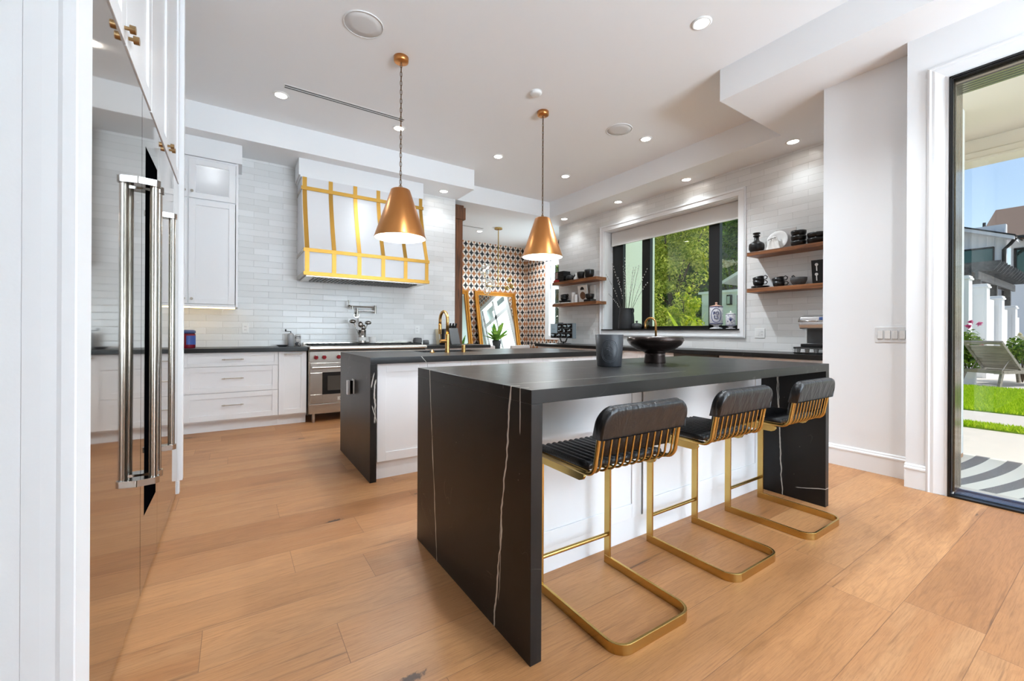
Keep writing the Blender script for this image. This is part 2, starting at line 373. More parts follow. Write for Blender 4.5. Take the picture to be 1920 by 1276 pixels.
# ---------------------------------------------------------------- mesh builder
class B:
    def __init__(s, M=None): s.v = []; s.f = []; s.s = []; s.M = M
    def add(s, vs, fs, smooth=False):
        o = len(s.v)
        for p in vs:
            p = Vector(p); s.v.append(s.M @ p if s.M else p)
        for f in fs: s.f.append([o + i for i in f]); s.s.append(smooth)
        return s
    def box(s, x0, x1, y0, y1, z0, z1):
        vs = [(x, y, z) for x in (x0, x1) for y in (y0, y1) for z in (z0, z1)]
        return s.add(vs, [(0, 1, 3, 2), (4, 6, 7, 5), (0, 4, 5, 1), (2, 3, 7, 6), (0, 2, 6, 4), (1, 5, 7, 3)])
    def quad(s, *p): return s.add(p, [tuple(range(len(p)))])
    def ring(s, c, ax, r, n):
        ax = Vector(ax).normalized(); a = ax.orthogonal().normalized(); b = ax.cross(a)
        return [Vector(c) + a * (r * cos(2 * pi * i / n)) + b * (r * sin(2 * pi * i / n)) for i in range(n)]
    def cyl(s, p0, p1, r0, r1=None, n=20, cap=True):
        r1 = r0 if r1 is None else r1; p0 = Vector(p0); p1 = Vector(p1); ax = p1 - p0
        A = s.ring(p0, ax, r0, n); D = s.ring(p1, ax, r1, n)
        s.add(A + D, [(i, (i + 1) % n, n + (i + 1) % n, n + i) for i in range(n)], True)
        if cap:
            if r0 > 1e-5: s.add(A, [tuple(reversed(range(n)))])
            if r1 > 1e-5: s.add(D, [tuple(range(n))])
        return s
    def lathe(s, prof, c=(0, 0, 0), n=32, flat=()):
        c = Vector(c); rings = []
        vs = []; fs = []
        for (r, z) in prof:
            if r < 1e-6: rings.append([len(vs)]); vs.append(c + Vector((0, 0, z)))
            else:
                rings.append(list(range(len(vs), len(vs) + n)))
                vs += [c + Vector((r * cos(2 * pi * i / n), r * sin(2 * pi * i / n), z)) for i in range(n)]
        for a, b in zip(rings, rings[1:]):
            for i in range(n):
                j = (i + 1) % n
                if len(a) == 1 and len(b) == 1: continue
                if len(a) == 1: fs.append((a[0], b[j], b[i]))
                elif len(b) == 1: fs.append((a[i], a[j], b[0]))
                else: fs.append((a[i], a[j], b[j], b[i]))
        return s.add(vs, fs, True)
    def tube(s, pts, r, n=8, closed=False, cap=True):
        pts = [Vector(p) for p in pts]; k = len(pts); rs = r if isinstance(r, (list, tuple)) else [r] * k
        T = []
        for i in range(k):
            if closed: t = pts[(i + 1) % k] - pts[i - 1]
            else: t = pts[min(i + 1, k - 1)] - pts[max(i - 1, 0)]
            T.append(t.normalized())
        a = T[0].orthogonal().normalized(); vs = []
        for i in range(k):
            a = (a - T[i] * a.dot(T[i])).normalized(); b = T[i].cross(a)
            vs += [pts[i] + a * (rs[i] * cos(2 * pi * j / n)) + b * (rs[i] * sin(2 * pi * j / n)) for j in range(n)]
        fs = []
        for i in range(k if closed else k - 1):
            i2 = (i + 1) % k
            for j in range(n):
                fs.append((i * n + j, i * n + (j + 1) % n, i2 * n + (j + 1) % n, i2 * n + j))
        if not closed and cap: fs += [tuple(reversed(range(n))), tuple((k - 1) * n + j for j in range(n))]
        return s.add(vs, fs, True)
    def bar(s, pts, w, h, up=(0, 0, 1), closed=False):
        """rectangular section w (sideways) x h (along up) swept along pts"""
        pts = [Vector(p) for p in pts]; k = len(pts); up = Vector(up); vs = []
        for i in range(k):
            if closed: d0 = pts[i] - pts[i - 1]; d1 = pts[(i + 1) % k] - pts[i]
            else: d0 = pts[i] - pts[max(i - 1, 0)]; d1 = pts[min(i + 1, k - 1)] - pts[i]
            d0 = d0.normalized() if d0.length else d1.normalized(); d1 = d1.normalized() if d1.length else d0
            t = (d0 + d1).normalized(); sd = t.cross(up).normalized(); sc = 1 / max(.5, t.dot(d1)); u = up
            vs += [pts[i] + sd * (w / 2 * sc * a) + u * (h / 2 * b) for a, b in ((-1, -1), (1, -1), (1, 1), (-1, 1))]
        fs = []
        for i in range(k if closed else k - 1):
            i2 = (i + 1) % k
            for j in range(4): fs.append((i * 4 + j, i * 4 + (j + 1) % 4, i2 * 4 + (j + 1) % 4, i2 * 4 + j))
        if not closed: fs += [(3, 2, 1, 0), tuple((k - 1) * 4 + j for j in range(4))]
        return s.add(vs, fs)
    def prism(s, poly, a0, a1, axis='x', smooth=False):
        """poly in the two other axes, extruded along axis"""
        def P(p, a): return {'x': (a, p[0], p[1]), 'y': (p[0], a, p[1]), 'z': (p[0], p[1], a)}[axis]
        n = len(poly); A = [P(p, a0) for p in poly]; D = [P(p, a1) for p in poly]
        s.add(A + D, [(i, (i + 1) % n, n + (i + 1) % n, n + i) for i in range(n)], smooth)
        s.add(A, [tuple(range(n))]); s.add(D, [tuple(range(n))])
        return s
    def sphere(s, c, r, n=16, k=10, sq=1.0):
        return s.lathe([(r * sin(pi * i / k), -r * cos(pi * i / k) * sq) for i in range(k + 1)], c, n)
    def build(s, name, mat, parent=None, bevel=0.0, seg=2):
        me = bpy.data.meshes.new(name)
        off = Vector((0, 0, 0)); q = parent
        while q is not None: off += q.location; q = q.parent
        me.from_pydata([tuple(p - off) for p in s.v], [], s.f)
        me.polygons.foreach_set('use_smooth', s.s)
        bm = bmesh.new(); bm.from_mesh(me); bmesh.ops.recalc_face_normals(bm, faces=bm.faces); bm.to_mesh(me); bm.free()
        me.materials.append(mat)
        o = bpy.data.objects.new(name, me); C.objects.link(o)
        if parent is not None: o.parent = parent
        if bevel:
            md = o.modifiers.new('bevel', 'BEVEL'); md.width = bevel; md.segments = seg; md.limit_method = 'ANGLE'; md.angle_limit = radians(40)
        return o

def T(name, label, cat, base=(0, 0, 0), group=None):
    o = bpy.data.objects.new(name, None); C.objects.link(o); o.location = base; o.empty_display_size = .05
    return tag(o, label, cat, group)
def tag(o, label, cat, group=None):
    o['label'] = label; o['category'] = cat
    if group: o['group'] = group
    return o
def struct(b, name, mat, bevel=0.0, parent=None):
    o = b.build(name, mat, parent, bevel)
    if parent is None: o['kind'] = 'structure'
    return o
def copytree(o, parent=None):
    c = o.copy(); C.objects.link(c); c.parent = parent
    for ch in list(o.children):
        d = ch.copy(); C.objects.link(d); d.parent = c
        for g in list(ch.children):
            e = g.copy(); C.objects.link(e); e.parent = d
    return c
def lamp(name, loc, parent, power, size=.05, typ='POINT', col=(.86, .94, 1.0), spot=None):
    l = bpy.data.lights.new(name, typ); l.energy = power; l.color = col
    if typ in ('POINT', 'SPOT'): l.shadow_soft_size = size
    if spot: l.spot_size = spot; l.spot_blend = .7
    o = bpy.data.objects.new(name, l); C.objects.link(o)
    off = Vector((0, 0, 0)); q = parent
    while q is not None: off += q.location; q = q.parent
    o.location = Vector(loc) - off; o.parent = parent
    return o
def holed(b, axis, a0, a1, u0, u1, z0, z1, holes):
    """wall slab perpendicular to axis between a0,a1 with rectangular holes (u0,u1,z0,z1)"""
    us = sorted({u0, u1, *[h[0] for h in holes], *[h[1] for h in holes]}); zs = sorted({z0, z1, *[h[2] for h in holes], *[h[3] for h in holes]})
    for ua, ub in zip(us, us[1:]):
        for za, zb in zip(zs, zs[1:]):
            cu, cz = (ua + ub) / 2, (za + zb) / 2
            if any(h[0] < cu < h[1] and h[2] < cz < h[3] for h in holes): continue
            if axis == 'x': b.box(a0, a1, ua, ub, za, zb)
            else: b.box(ua, ub, a0, a1, za, zb)
    return b
def frame_map(O, U, Nn):
    """local x->U (width), y->-N (into the cabinet), z->up, origin O"""
    U = Vector(U); Nn = Vector(Nn); M = Matrix.Identity(4); V = Vector((0, 0, 1))
    for i in range(3): M[i][0], M[i][1], M[i][2], M[i][3] = U[i], -Nn[i], V[i], O[i]
    return M
def shaker(O, U, Nn, w, h, rail=.06, t=.02, rec=.009, brail=None):
    """five-piece door lying in the plane through O, front face outward along Nn"""
    b = B(frame_map(O, U, Nn)); r = rail; br = brail or rail
    b.box(0, r, 0, t, 0, h); b.box(w - r, w, 0, t, 0, h); b.box(r, w - r, 0, t, 0, br); b.box(r, w - r, 0, t, h - r, h)
    b.box(r, w - r, rec, t, br, h - r)
    return b
def pull(O, U, Nn, L, horizontal=True, r=.0055):
    b = B(frame_map(O, U, Nn))
    if horizontal:
        b.cyl((-L / 2, -.032, 0), (L / 2, -.032, 0), r, n=12)
        for s in (-1, 1): b.cyl((s * (L / 2 - .022), 0, 0), (s * (L / 2 - .022), -.032, 0), r * .9, n=10); b.cyl((s * (L / 2 - .022) - .006, -.032, 0), (s * (L / 2 - .022) + .006, -.032, 0), r * 1.5, n=12)
    return b
def arc(c, r, a0, a1, n, plane='xz'):
    out = []
    for i in range(n + 1):
        a = a0 + (a1 - a0) * i / n; p, q = r * cos(a), r * sin(a)
        out.append({'xz': (c[0] + p, c[1], c[2] + q), 'yz': (c[0], c[1] + p, c[2] + q), 'xy': (c[0] + p, c[1] + q, c[2])}[plane])
    return out

# ================================================================= SETTING
ZS, ZC, ZD = 3.23, 3.52, 3.36
XW, YB = 5.413, 6.10
struct(B().box(-3.6, 4.06, -4.8, .93, -.12, 0).box(-3.6, 5.70, .93, 6.45, -.12, 0).box(-.4, 6.55, 6.45, 9.3, -.12, 0), 'floor', FLOOR)
struct(B().box(-3.7, 5.75, -4.9, 6.45, ZC, ZC + .1), 'ceiling', CEIL)
struct(B().box(-.4, 6.75, 6.45, 9.4, ZD, ZD + .1), 'ceiling_dining', CEIL)
# back wall (tile towards the kitchen), header, left boundary
b = B().box(-1.2, 2.94, YB + .02, 6.45, 0, ZC)
struct(b, 'wall_back_core', WHITE)
struct(B().box(-1.2, 2.94, YB, YB + .02, 0, ZS), 'wall_back', TILEX)
struct(B().box(2.94, XW + .29, YB, 6.45, ZS, ZC), 'trim_1', WHITE)
struct(B().box(-1.2, -1.04, 1.2, 6.12, 0, ZC), 'wall_left', WHITE)
struct(B().box(-3.6, -.27, 1.2, 1.31, 0, ZC), 'wall_entry', WHITE)
cs = B()
cs.prism([(-.345, 1.2), (-.344, 1.1988), (-.318, 1.1975), (-.296, 1.1972), (-.289, 1.1955), (-.270, 1.1955), (-.2672, 1.197), (-.2672, 1.2)], 0, 3.2, 'z')
struct(cs, 'trim_2', TRIM)
# ceiling drops
struct(B().box(-1.04, 2.97, 5.52, YB, ZS, ZC), 'trim_3', CEIL)
struct(B().box(4.87, XW, 2.149, YB, ZS, ZC), 'trim_4', CEIL)
struct(B().box(3.698, 5.7, -4.8, 2.149, ZS, ZC), 'trim_5', CEIL)
# window wall
wb = B(); holed(wb, 'x', XW + .02, XW + .29, 1.54, 6.48, 0, ZC, [(2.885, 5.245, 1.145, 2.88)])
struct(wb, 'wall_right_core', WHITE)
wb = B(); holed(wb, 'x', XW, XW + .02, 1.54, 6.478, 0, ZS, [(2.885, 5.245, 1.145, 2.88)])
struct(wb, 'wall_right', TILEY)
# pantry block and patio door wall
struct(B().box(4.265, 5.70, .93, 1.54, 0, ZS), 'wall_pantry', WHITE)
wb = B(); holed(wb, 'x', 4.08, 4.30, -4.8, .955, 0, ZS, [(-2.9, .735, 0, 2.86)])
struct(wb, 'wall_door', WHITE)
# baseboards with a moulded cap
def baseboard(name, x, y0, y1):
    p = [(x, 0), (x - .016, 0), (x - .016, .132), (x - .021, .136), (x - .021, .146), (x - .017, .150), (x - .012, .155), (x - .012, .162), (x - .008, .168), (x, .172)]
    struct(B().prism(p, y0, y1, 'y'), name, TRIM)
baseboard('baseboard_pantry', 4.265, .955, 1.54)
baseboard('baseboard_door', 4.08, .846, .958)
# patio door: casing, frame, sill, glass
dr = struct(B().box(4.10, 4.30, .715, .735, .03, 2.84).box(4.10, 4.30, -2.9, -2.88, .03, 2.84).box(4.10, 4.30, -2.9, .735, 2.81, 2.86), 'door_1', FRAMEB)
cb = B()
cp = [(0, .014), (.014, .024), (.024, .018), (.030, .020), (.040, .022), (.092, .012), (.098, .017), (.110, .017)]  # from outside edge inwards: offset, relief
pv = [(4.08, .846)] + [(4.08 - d, .846 - o) for o, d in cp] + [(4.08, .736)]
cb.prism(pv, 0, 2.862, 'z')
ph = [(4.08, 2.972)] + [(4.08 - d, 2.972 - o) for o, d in cp] + [(4.08, 2.862)]
def mitre(pts, y_of):  # head piece: its left end runs up to the mitre line
    A = [(x, y_of(z), z) for x, z in pts]; D = [(x, -2.9, z) for x, z in pts]; n = len(pts)
    cb.add(A + D, [(i, (i + 1) % n, n + (i + 1) % n, n + i) for i in range(n)])
mitre(ph, lambda z: .736 + (z - 2.862))
A = [(x, y, 2.862) for x, y in pv]; D = [(x, y, 2.862 + (y - .736)) for x, y in pv]; n = len(pv)
cb.add(A + D, [(i, (i + 1) % n, n + (i + 1) % n, n + i) for i in range(n)])
struct(cb, 'door_casing', TRIM, 0, dr)
fb = B()
fb.box(4.055, 4.10, .723, .736, .0, 2.862); fb.box(4.055, 4.10, -2.9, .736, 2.847, 2.862)
fb.box(4.062, 4.09, .717, .723, .03, 2.847); fb.box(4.062, 4.09, -2.9, .723, 2.838, 2.847)
struct(fb, 'door_frame', BLACKM, .001, dr)
fb = B()
for i in range(5): fb.box(4.11 + i * .038, 4.134 + i * .038, .709, .715, .03, 2.81); fb.box(4.11 + i * .038, 4.134 + i * .038, -2.9, .709, 2.804, 2.81)
struct(fb, 'door_channels', FRAMEB, .001, dr)
sb = B().box(4.06, 4.12, -2.9, .73, -.005, .012)
struct(sb, 'door_threshold', BLACKM, .002, dr)
sb = B().box(4.115, 4.20, -2.9, .715, .0, .02).box(4.20, 4.215, -2.9, .715, 0, .035)
for i in range(4): sb.box(4.125 + i * .019, 4.131 + i * .019, -2.9, .715, .02, .024)
struct(sb, 'door_track', SILLM, .001, dr)
struct(B().box(4.215, 4.30, -2.9, .715, 0, .03), 'door_sill', PAVE, .002, dr)
struct(B().box(4.096, 4.102, -2.88, .716, .03, 2.838), 'door_pane', GLASS, 0, dr)

# kitchen window
w1 = struct(B().box(5.62, 5.69, 5.0, 5.245, 1.16, 2.88).box(5.62, 5.69, 4.43, 4.59, 1.16, 2.88).box(5.62, 5.69, 3.26, 3.42, 1.16, 2.88)
            .box(5.62, 5.69, 2.885, 2.925, 1.16, 2.88).box(5.62, 5.69, 2.925, 5.0, 1.155, 1.215).box(5.62, 5.69, 2.925, 5.0, 2.80, 2.88), 'window_1', BLACKM, .003)
for y0, y1 in ((4.59, 5.0), (3.42, 4.43), (2.925, 3.26)):
    struct(B().box(5.652, 5.658, y0, y1, 1.215, 2.80), 'pane', GLASSG, 0, w1)
b = B()
for o0, o1, d in ((0, .014, .020), (.014, .032, .028), (.032, .095, .017)):
    ya, yb, za, zb = 2.79 + o0, 5.34 - o0, 1.045 + o0, 2.975 - o0; k = o1 - o0
    b.box(XW - d, XW, ya, ya + k, za, zb).box(XW - d, XW, yb - k, yb, za, zb).box(XW - d, XW, ya + k, yb - k, zb - k, zb).box(XW - d, XW, ya + k, yb - k, za, za + k)
b.box(XW - .017, XW, 2.885, 5.245, 1.135, 1.147)
struct(b, 'window_casing', TRIM, .002, w1)
struct(B().box(5.375, 5.62, 2.862, 5.272, 1.147, 1.166), 'window_sill', BLACKC, .002, w1)
# lining of the reveal
struct(B().box(XW, 5.62, 2.887, 2.895, 1.166, 2.878).box(XW, 5.62, 5.235, 5.243, 1.166, 2.878).box(XW, 5.62, 2.895, 5.235, 2.870, 2.878), 'window_lining', TRIM, 0, w1)

# dining room shell
struct(B().box(-.4, 6.55, 9.2, 9.35, 0, ZD), 'wall_dining_back', PATX)
wb = B(); holed(wb, 'x', 6.53, 6.72, 6.45, 9.2, 0, ZD, [(6.75, 8.22, 1.0, 2.80)])
struct(wb, 'wall_dining_right', PATY)
struct(B().box(-.4, -.25, 6.45, 9.2, 0, ZD), 'wall_dining_left', WHITE)
struct(B().box(XW + .29, 8.35, 6.45, 6.62, -.05, 3.45), 'wall_bay', plain('pale sage render', lin(196, 206, 198), .7))
w2 = struct(B().box(6.49, 6.53, 8.14, 8.30, .93, 2.87).box(6.49, 6.53, 6.67, 6.75, .93, 2.87).box(6.49, 6.53, 6.75, 8.14, 2.76, 2.87).box(6.49, 6.53, 6.75, 8.14, .93, 1.03)
            .box(6.54, 6.66, 8.12, 8.22, 1.0, 2.8).box(6.54, 6.66, 6.75, 6.83, 1.0, 2.8).box(6.54, 6.66, 7.40, 7.50, 1.0, 2.8).box(6.54, 6.66, 6.83, 8.12, 2.18, 2.30), 'window_2', TRIM, .003)
struct(B().box(6.60, 6.606, 6.83, 8.12, 1.03, 2.76), 'pane', GLASS, 0, w2)
# timber post with a capital at the end of the tiled wall
struct(B().box(2.955, 3.09, 6.13, 6.42, 0, 2.935).box(2.945, 3.135, 6.115, 6.44, 2.935, 3.13).box(2.955, 3.105, 6.12, 6.43, 3.13, 3.165), 'trim_6', POSTW, .004)
# the room behind the camera
wb = B(); holed(wb, 'y', -4.92, -4.8, -3.6, 4.2, 0, ZC, [(-2.1, .9, .25, 2.95), (1.3, 3.9, .25, 2.95)])
struct(wb, 'wall_rear', WHITE)
struct(B().box(-3.6, .75, -1.12, -1.0, 0, ZC), 'wall_light_block', WHITE)  # unseen wall added to keep rear light off the entry wall
wb = B(); holed(wb, 'x', -3.72, -3.6, -4.9, 1.31, 0, ZC, [(-3.9, -.9, .25, 2.95)])
struct(wb, 'wall_far_left', WHITE)

# ================================================================= CEILING FITTINGS
def downlight(x, y, z, label, r=.075, pw=75):
    t = T('downlight', label, 'ceiling light', (x, y, z), 'recessed downlights')
    B().lathe([(r, 0), (r, -.004), (r * .80, -.010), (r * .72, -.006), (r * .70, 0)], (x, y, z), 28).build('trim_ring', WPLAST, t)
    B().cyl((x, y, z - .001), (x, y, z - .0055), r * .72, n=24).build('lens', LAMP, t)
    lamp('bulb', (x, y, z - .03), t, (44 if y > 7 else 36 if y < 2.5 else 80 if y < 4 else 8) if z > 3.3 else 4, .05, 'SPOT', spot=radians(125))
for a in ((3.02, 1.907, ZC, 'lone recessed ceiling light at the top right, before the dropped soffit'),
          (.385, 4.88, ZC, 'recessed ceiling light at the left end of the linear air slot'),
          (1.614, 4.885, ZC, 'recessed ceiling light behind the chain of the left pendant'),
          (3.006, 4.90, ZC, 'recessed ceiling light between the two pendant chains'),
          (4.245, 4.936, ZC, 'recessed ceiling light in the far corner right of the right pendant chain'),
          (4.253, 3.425, ZC, 'recessed ceiling light just right of the smaller round speaker'),
          (5.137, 2.144, ZS, 'recessed soffit light nearest the white pantry wall corner'),
          (5.193, 3.493, ZS, 'recessed soffit light above the right half of the kitchen window'),
          (5.173, 4.709, ZS, 'recessed soffit light above the left half of the kitchen window'),
          (5.124, 5.983, ZS, 'recessed soffit light in the corner above the small left shelves'),
          (2.619, 5.836, ZS, 'recessed soffit light just right of the range hood')):
    downlight(*a)
for x, y, lb in ((1.2, 1.9, 'added unseen ceiling light above the left end of the near island'), (3.0, .2, 'added unseen ceiling light above the open floor behind the stools'), (1.7, -1.3, 'added unseen ceiling light in the rear room towards the tall windows')): downlight(x, y, ZC, lb)  # out-of-view downlights added to lift the light level
downlight(4.55, 8.2, ZD, 'recessed ceiling light in the dining room beside the timber post')
downlight(6.0, 8.2, ZD, 'recessed ceiling light in the dining room behind the right pendant')
for x, y, lb in ((.836, 3.396, 'large round white ceiling speaker at the upper left'), (3.801, 3.449, 'round white ceiling speaker above the kitchen window, right of the right pendant')):
    t = T('ceiling_speaker', lb, 'speaker', (x, y, ZC), 'ceiling speakers')
    B().lathe([(.152, 0), (.152, -.006), (.144, -.008), (.142, 0)], (x, y, ZC), 40).build('rim', plain('speaker rim', lin(232, 231, 230), .6), t)
    B().lathe([(.1425, 0), (.1425, -.004), (.08, -.007), (0, -.008)], (x, y, ZC), 40).build('grille', plain('speaker grille', lin(226, 225, 224), .8, bump=.3, bscale=400), t)
t = T('smoke_detector', 'small white smoke detector on the ceiling above the right pendant canopy', 'smoke detector', (2.517, 3.382, ZC))
B().lathe([(.058, 0), (.058, -.012), (.05, -.026), (.03, -.03), (0, -.03)], (2.517, 3.382, ZC), 28).build('housing', WPLAST, t)
B().lathe([(.062, 0), (.062, -.004), (.058, -.005), (.057, 0)], (2.517, 3.382, ZC), 28).build('base_plate', WPLAST, t)
def slot(x0, x1, y, z, label):
    t = T('air_diffuser', label, 'air vent', ((x0 + x1) / 2, y, z))
    b = B()
    for dy in (-.036, 0, .036): b.box(x0, x1, y + dy - .007, y + dy + .007, z - .003, z)
    b.box(x0 - .007, x0, y - .043, y + .043, z - .003, z).box(x1, x1 + .007, y - .043, y + .043, z - .003, z)
    b.build('frame', WPLAST, t)
    B().box(x0, x1, y - .036, y + .036, z - .0015, z).build('slot', DGREY, t)
slot(.40, 1.60, 4.68, ZC, 'long thin linear air slot in the ceiling left of the left pendant chain')
slot(3.2, 4.5, 7.95, ZD, 'linear air slot in the dining room ceiling beside the timber post')

# pendants
def pendant(x, y, label):
    t = T('pendant_lamp', label, 'pendant lamp', (x, y, ZC), 'copper cone pendants')
    B().lathe([(0, 3.475), (.05, 3.475), (.062, 3.482), (.064, 3.52), (0, 3.52)], (x, y, 0), 32).build('canopy', COPPER, t)
    b = B(); z = 3.475; k = 0; Lk = .046
    while z > 2.405:
        ring = [(cos(a) * .0085, sin(a) * (Lk / 2 + .003)) for a in [2 * pi * i / 12 for i in range(12)]]
        pts = [(x + p, y, z - Lk / 2 + q) if k % 2 == 0 else (x, y + p, z - Lk / 2 + q) for p, q in ring]
        b.tube(pts, .0024, 5, True); z -= Lk * .86; k += 1
    b.build('chain', plain('chain brass', lin(120, 88, 56), .35, 1), t)
    B().cyl((x, y, 2.36), (x, y, 3.48), .0022, n=6).build('cord', DGREY, t)
    b = B().tube([(x + .014 * cos(a), y, 2.378 + .018 * sin(a)) for a in [2 * pi * i / 14 for i in range(14)]], .0035, 6, True)
    b.build('loop', BRASSK, t)
    B().lathe([(.0, 2.358), (.074, 2.356), (.082, 2.350), (.221, 1.936), (.223, 1.928), (.218, 1.928), (.078, 2.342), (0, 2.348)], (x, y, 0), 56).build('shade', COPPER, t)
    B().lathe([(.2165, 1.929), (.0765, 2.341), (0, 2.345)], (x, y, 0), 56).build('shade_lining', plain('white enamel lining', lin(246, 243, 238), .4), t)
    B().sphere((x, y, 2.12), .045, 16, 10).build('bulb', BULB, t)
    B().cyl((x, y, 2.16), (x, y, 2.345), .02, n=14).build('socket', WPLAST, t)
    lamp('glow', (x, y, 2.03), t, 13, .05)
pendant(1.213, 3.62, 'copper cone pendant lamp in front of the range hood')
pendant(2.806, 3.64, 'copper cone pendant lamp in front of the dining room opening')

# ================================================================= FRIDGE WALL (faces +X)
FX = -.32
def face_x(y0, y1, z0, z1, x0, x1): return B().box(x0, x1, y0, y1, z0, z1)
def fridge_unit(name, label, y0, y1, handle_y, recess_door=False):
    t = T(name, label, 'refrigerator', (-.66, (y0 + y1) / 2, 0))
    B().box(-1.03, FX - .03, y0 + .002, y1 - .002, .02, 2.08).build('cabinet', DARKST, t)
    if recess_door:
        d = holed(B(), 'x', FX - .03, FX, y0 + .002, y1 - .002, .012, 2.078, [(y0 + .078, y1 - .045, .315, 1.89)]).build('door', FRIDGE, t)
        B().box(FX - .026, FX - .006, y0 + .078, y1 - .045, .315, 1.89).build('recess_shade_panel', plain('painted recess shade', lin(6, 6, 8), .8, spec=.0), d)  # black sheet standing in for the shade inside a recess
    else:
        d = B().box(FX - .03, FX, y0 + .002, y1 - .002, .012, 2.078).build('door', FRIDGE, t, .0015)
    hb = B().cyl((FX + .046, handle_y, .50), (FX + .046, handle_y, 1.70), .0145, n=20)
    h = hb.build('handle', HSTEEL, d)
    for z in (.50, 1.70):
        B().prism([(FX, handle_y - .034), (FX + .055, handle_y - .021), (FX + .066, handle_y - .008), (FX + .066, handle_y + .008), (FX + .055, handle_y + .021), (FX, handle_y + .026)], z - .013, z + .013, 'z').build('handle_bracket', CHROME, h, .002)
fridge_unit('refrigerator', 'tall stainless steel refrigerator column nearest the camera on the left', 1.34, 2.27, 2.225)
fridge_unit('wine_refrigerator', 'narrow stainless wine column with a tall recess painted black for its shade', 2.272, 2.716, 2.318, True)
fridge_unit('freezer', 'tall stainless freezer column beside the white end panel', 2.718, 3.60, 2.80)
t = T('end_panel', 'tall narrow white panel closing the far end of the steel refrigerators', 'cabinet panel', (-.66, 3.63, 0))
B().box(-1.03, -.292, 3.603, 3.655, .09, 3.515).build('panel', CAB, t, .003)
B().box(-1.03, -.31, 3.603, 3.655, .0, .09).build('foot', CAB, t, .003)
def knob(p, n, mat=BRASSK, r=.014):
    n = Vector(n); p = Vector(p)
    return B().cyl(p, p + n * .016, r * .45, n=12).cyl(p + n * .014, p + n * .030, r, r * .95, n=20)
def over_cab(y0, y1, label):
    t = T('overhead_cabinet', label, 'cabinet', (-.66, (y0 + y1) / 2, 2.09), 'cabinets above the refrigerators')
    B().box(-1.03, -.337, y0, y1, 2.09, 3.515).build('body', CAB, t)
    mid = (y0 + y1) / 2
    for ya, yb, ky in ((y0 + .003, mid - .002, mid - .032), (mid + .002, y1 - .003, mid + .032)):
        d = shaker((-.317, yb, 2.092), (0, -1, 0), (1, 0, 0), yb - ya, 1.405, .07).build('door', CAB, t, .002)
        knob((-.317, ky, 2.135), (1, 0, 0)).build('knob', BRASSK, d)
over_cab(1.425, 2.475, 'white overhead cabinet pair with two brass knobs above the nearest refrigerator')
over_cab(2.48, 3.60, 'white overhead cabinet pair with two brass knobs above the farther steel columns')

# ================================================================= BACK WALL RUN (faces -Y)
YF = 5.56
def front(x0, z0): return ((x0, YF, z0), (1, 0, 0), (0, -1, 0))
t = T('drawer_cabinet', 'white base cabinet with three wide drawers left of the range', 'cabinet', (-.016, 5.83, 0))
B().box(-.455, .424, YF + .021, 6.095, .11, .868).build('body', CAB, t)
B().box(-.455, .424, 5.64, 6.095, 0, .11).build('toe_kick', CAB, t)
for z0, z1, hz in ((.717, .866, .792), (.430, .713, .585), (.130, .426, .292)):
    d = shaker(*front(-.453, z0), .875, z1 - z0, .058 if z1 - z0 > .2 else .036).build('drawer', CAB, t, .0015)
    pull((-.016, YF, hz), (1, 0, 0), (0, -1, 0), .20).build('handle', NICKEL, d)
t = T('pull_out_cabinet', 'narrow white pull-out cabinet with a top bar handle beside the range', 'cabinet', (.575, 5.83, 0))
B().box(.425, .722, YF + .021, 6.095, .11, .868).build('body', CAB, t)
B().box(.425, .722, 5.64, 6.095, 0, .11).build('toe_kick', CAB, t)
d = shaker(*front(.428, .130), .293, .736, .06).build('door', CAB, t, .0015)
pull((.575, YF, .838), (1, 0, 0), (0, -1, 0), .19).build('handle', NICKEL, d)
t = T('corner_cabinet', 'white base cabinet in the corner behind the refrigerator end panel', 'cabinet', (-.75, 5.83, 0))
B().box(-1.035, -.458, YF + .021, 6.095, .11, .868).build('body', CAB, t); B().box(-1.035, -.458, 5.64, 6.095, 0, .11).build('toe_kick', CAB, t)
for z0, z1 in ((.717, .866), (.430, .713), (.130, .426)):
    d = shaker(*front(-1.03, z0), .57, z1 - z0, .05 if z1 - z0 > .2 else .036).build('drawer', CAB, t, .0015)
    pull((-.745, YF, (z0 + z1) / 2), (1, 0, 0), (0, -1, 0), .2).build('handle', NICKEL, d)
tag(B().box(-1.035, .728, 5.505, 6.098, .870, .914).build('countertop', STONEC, None, .002), 'black stone countertop along the tiled wall left of the range', 'countertop')
tag(B().box(2.212, 3.26, 5.505, 6.098, .870, .914).build('countertop', STONEC, None, .002), 'black stone countertop right of the range, behind the gold faucet', 'countertop')
t = T('base_cabinet', 'white base cabinet right of the range behind the sink island', 'cabinet', (2.72, 5.83, 0))
B().box(2.216, 3.24, YF + .021, 6.095, .11, .869).build('body', CAB, t); B().box(2.216, 3.24, 5.64, 6.095, 0, .11).build('toe_kick', CAB, t)
for x0 in (2.22, 2.73):
    d = shaker(*front(x0, .13), .505, .736, .06).build('door', CAB, t, .0015); pull((x0 + .25, YF, .83), (1, 0, 0), (0, -1, 0), .15).build('handle', NICKEL, d)

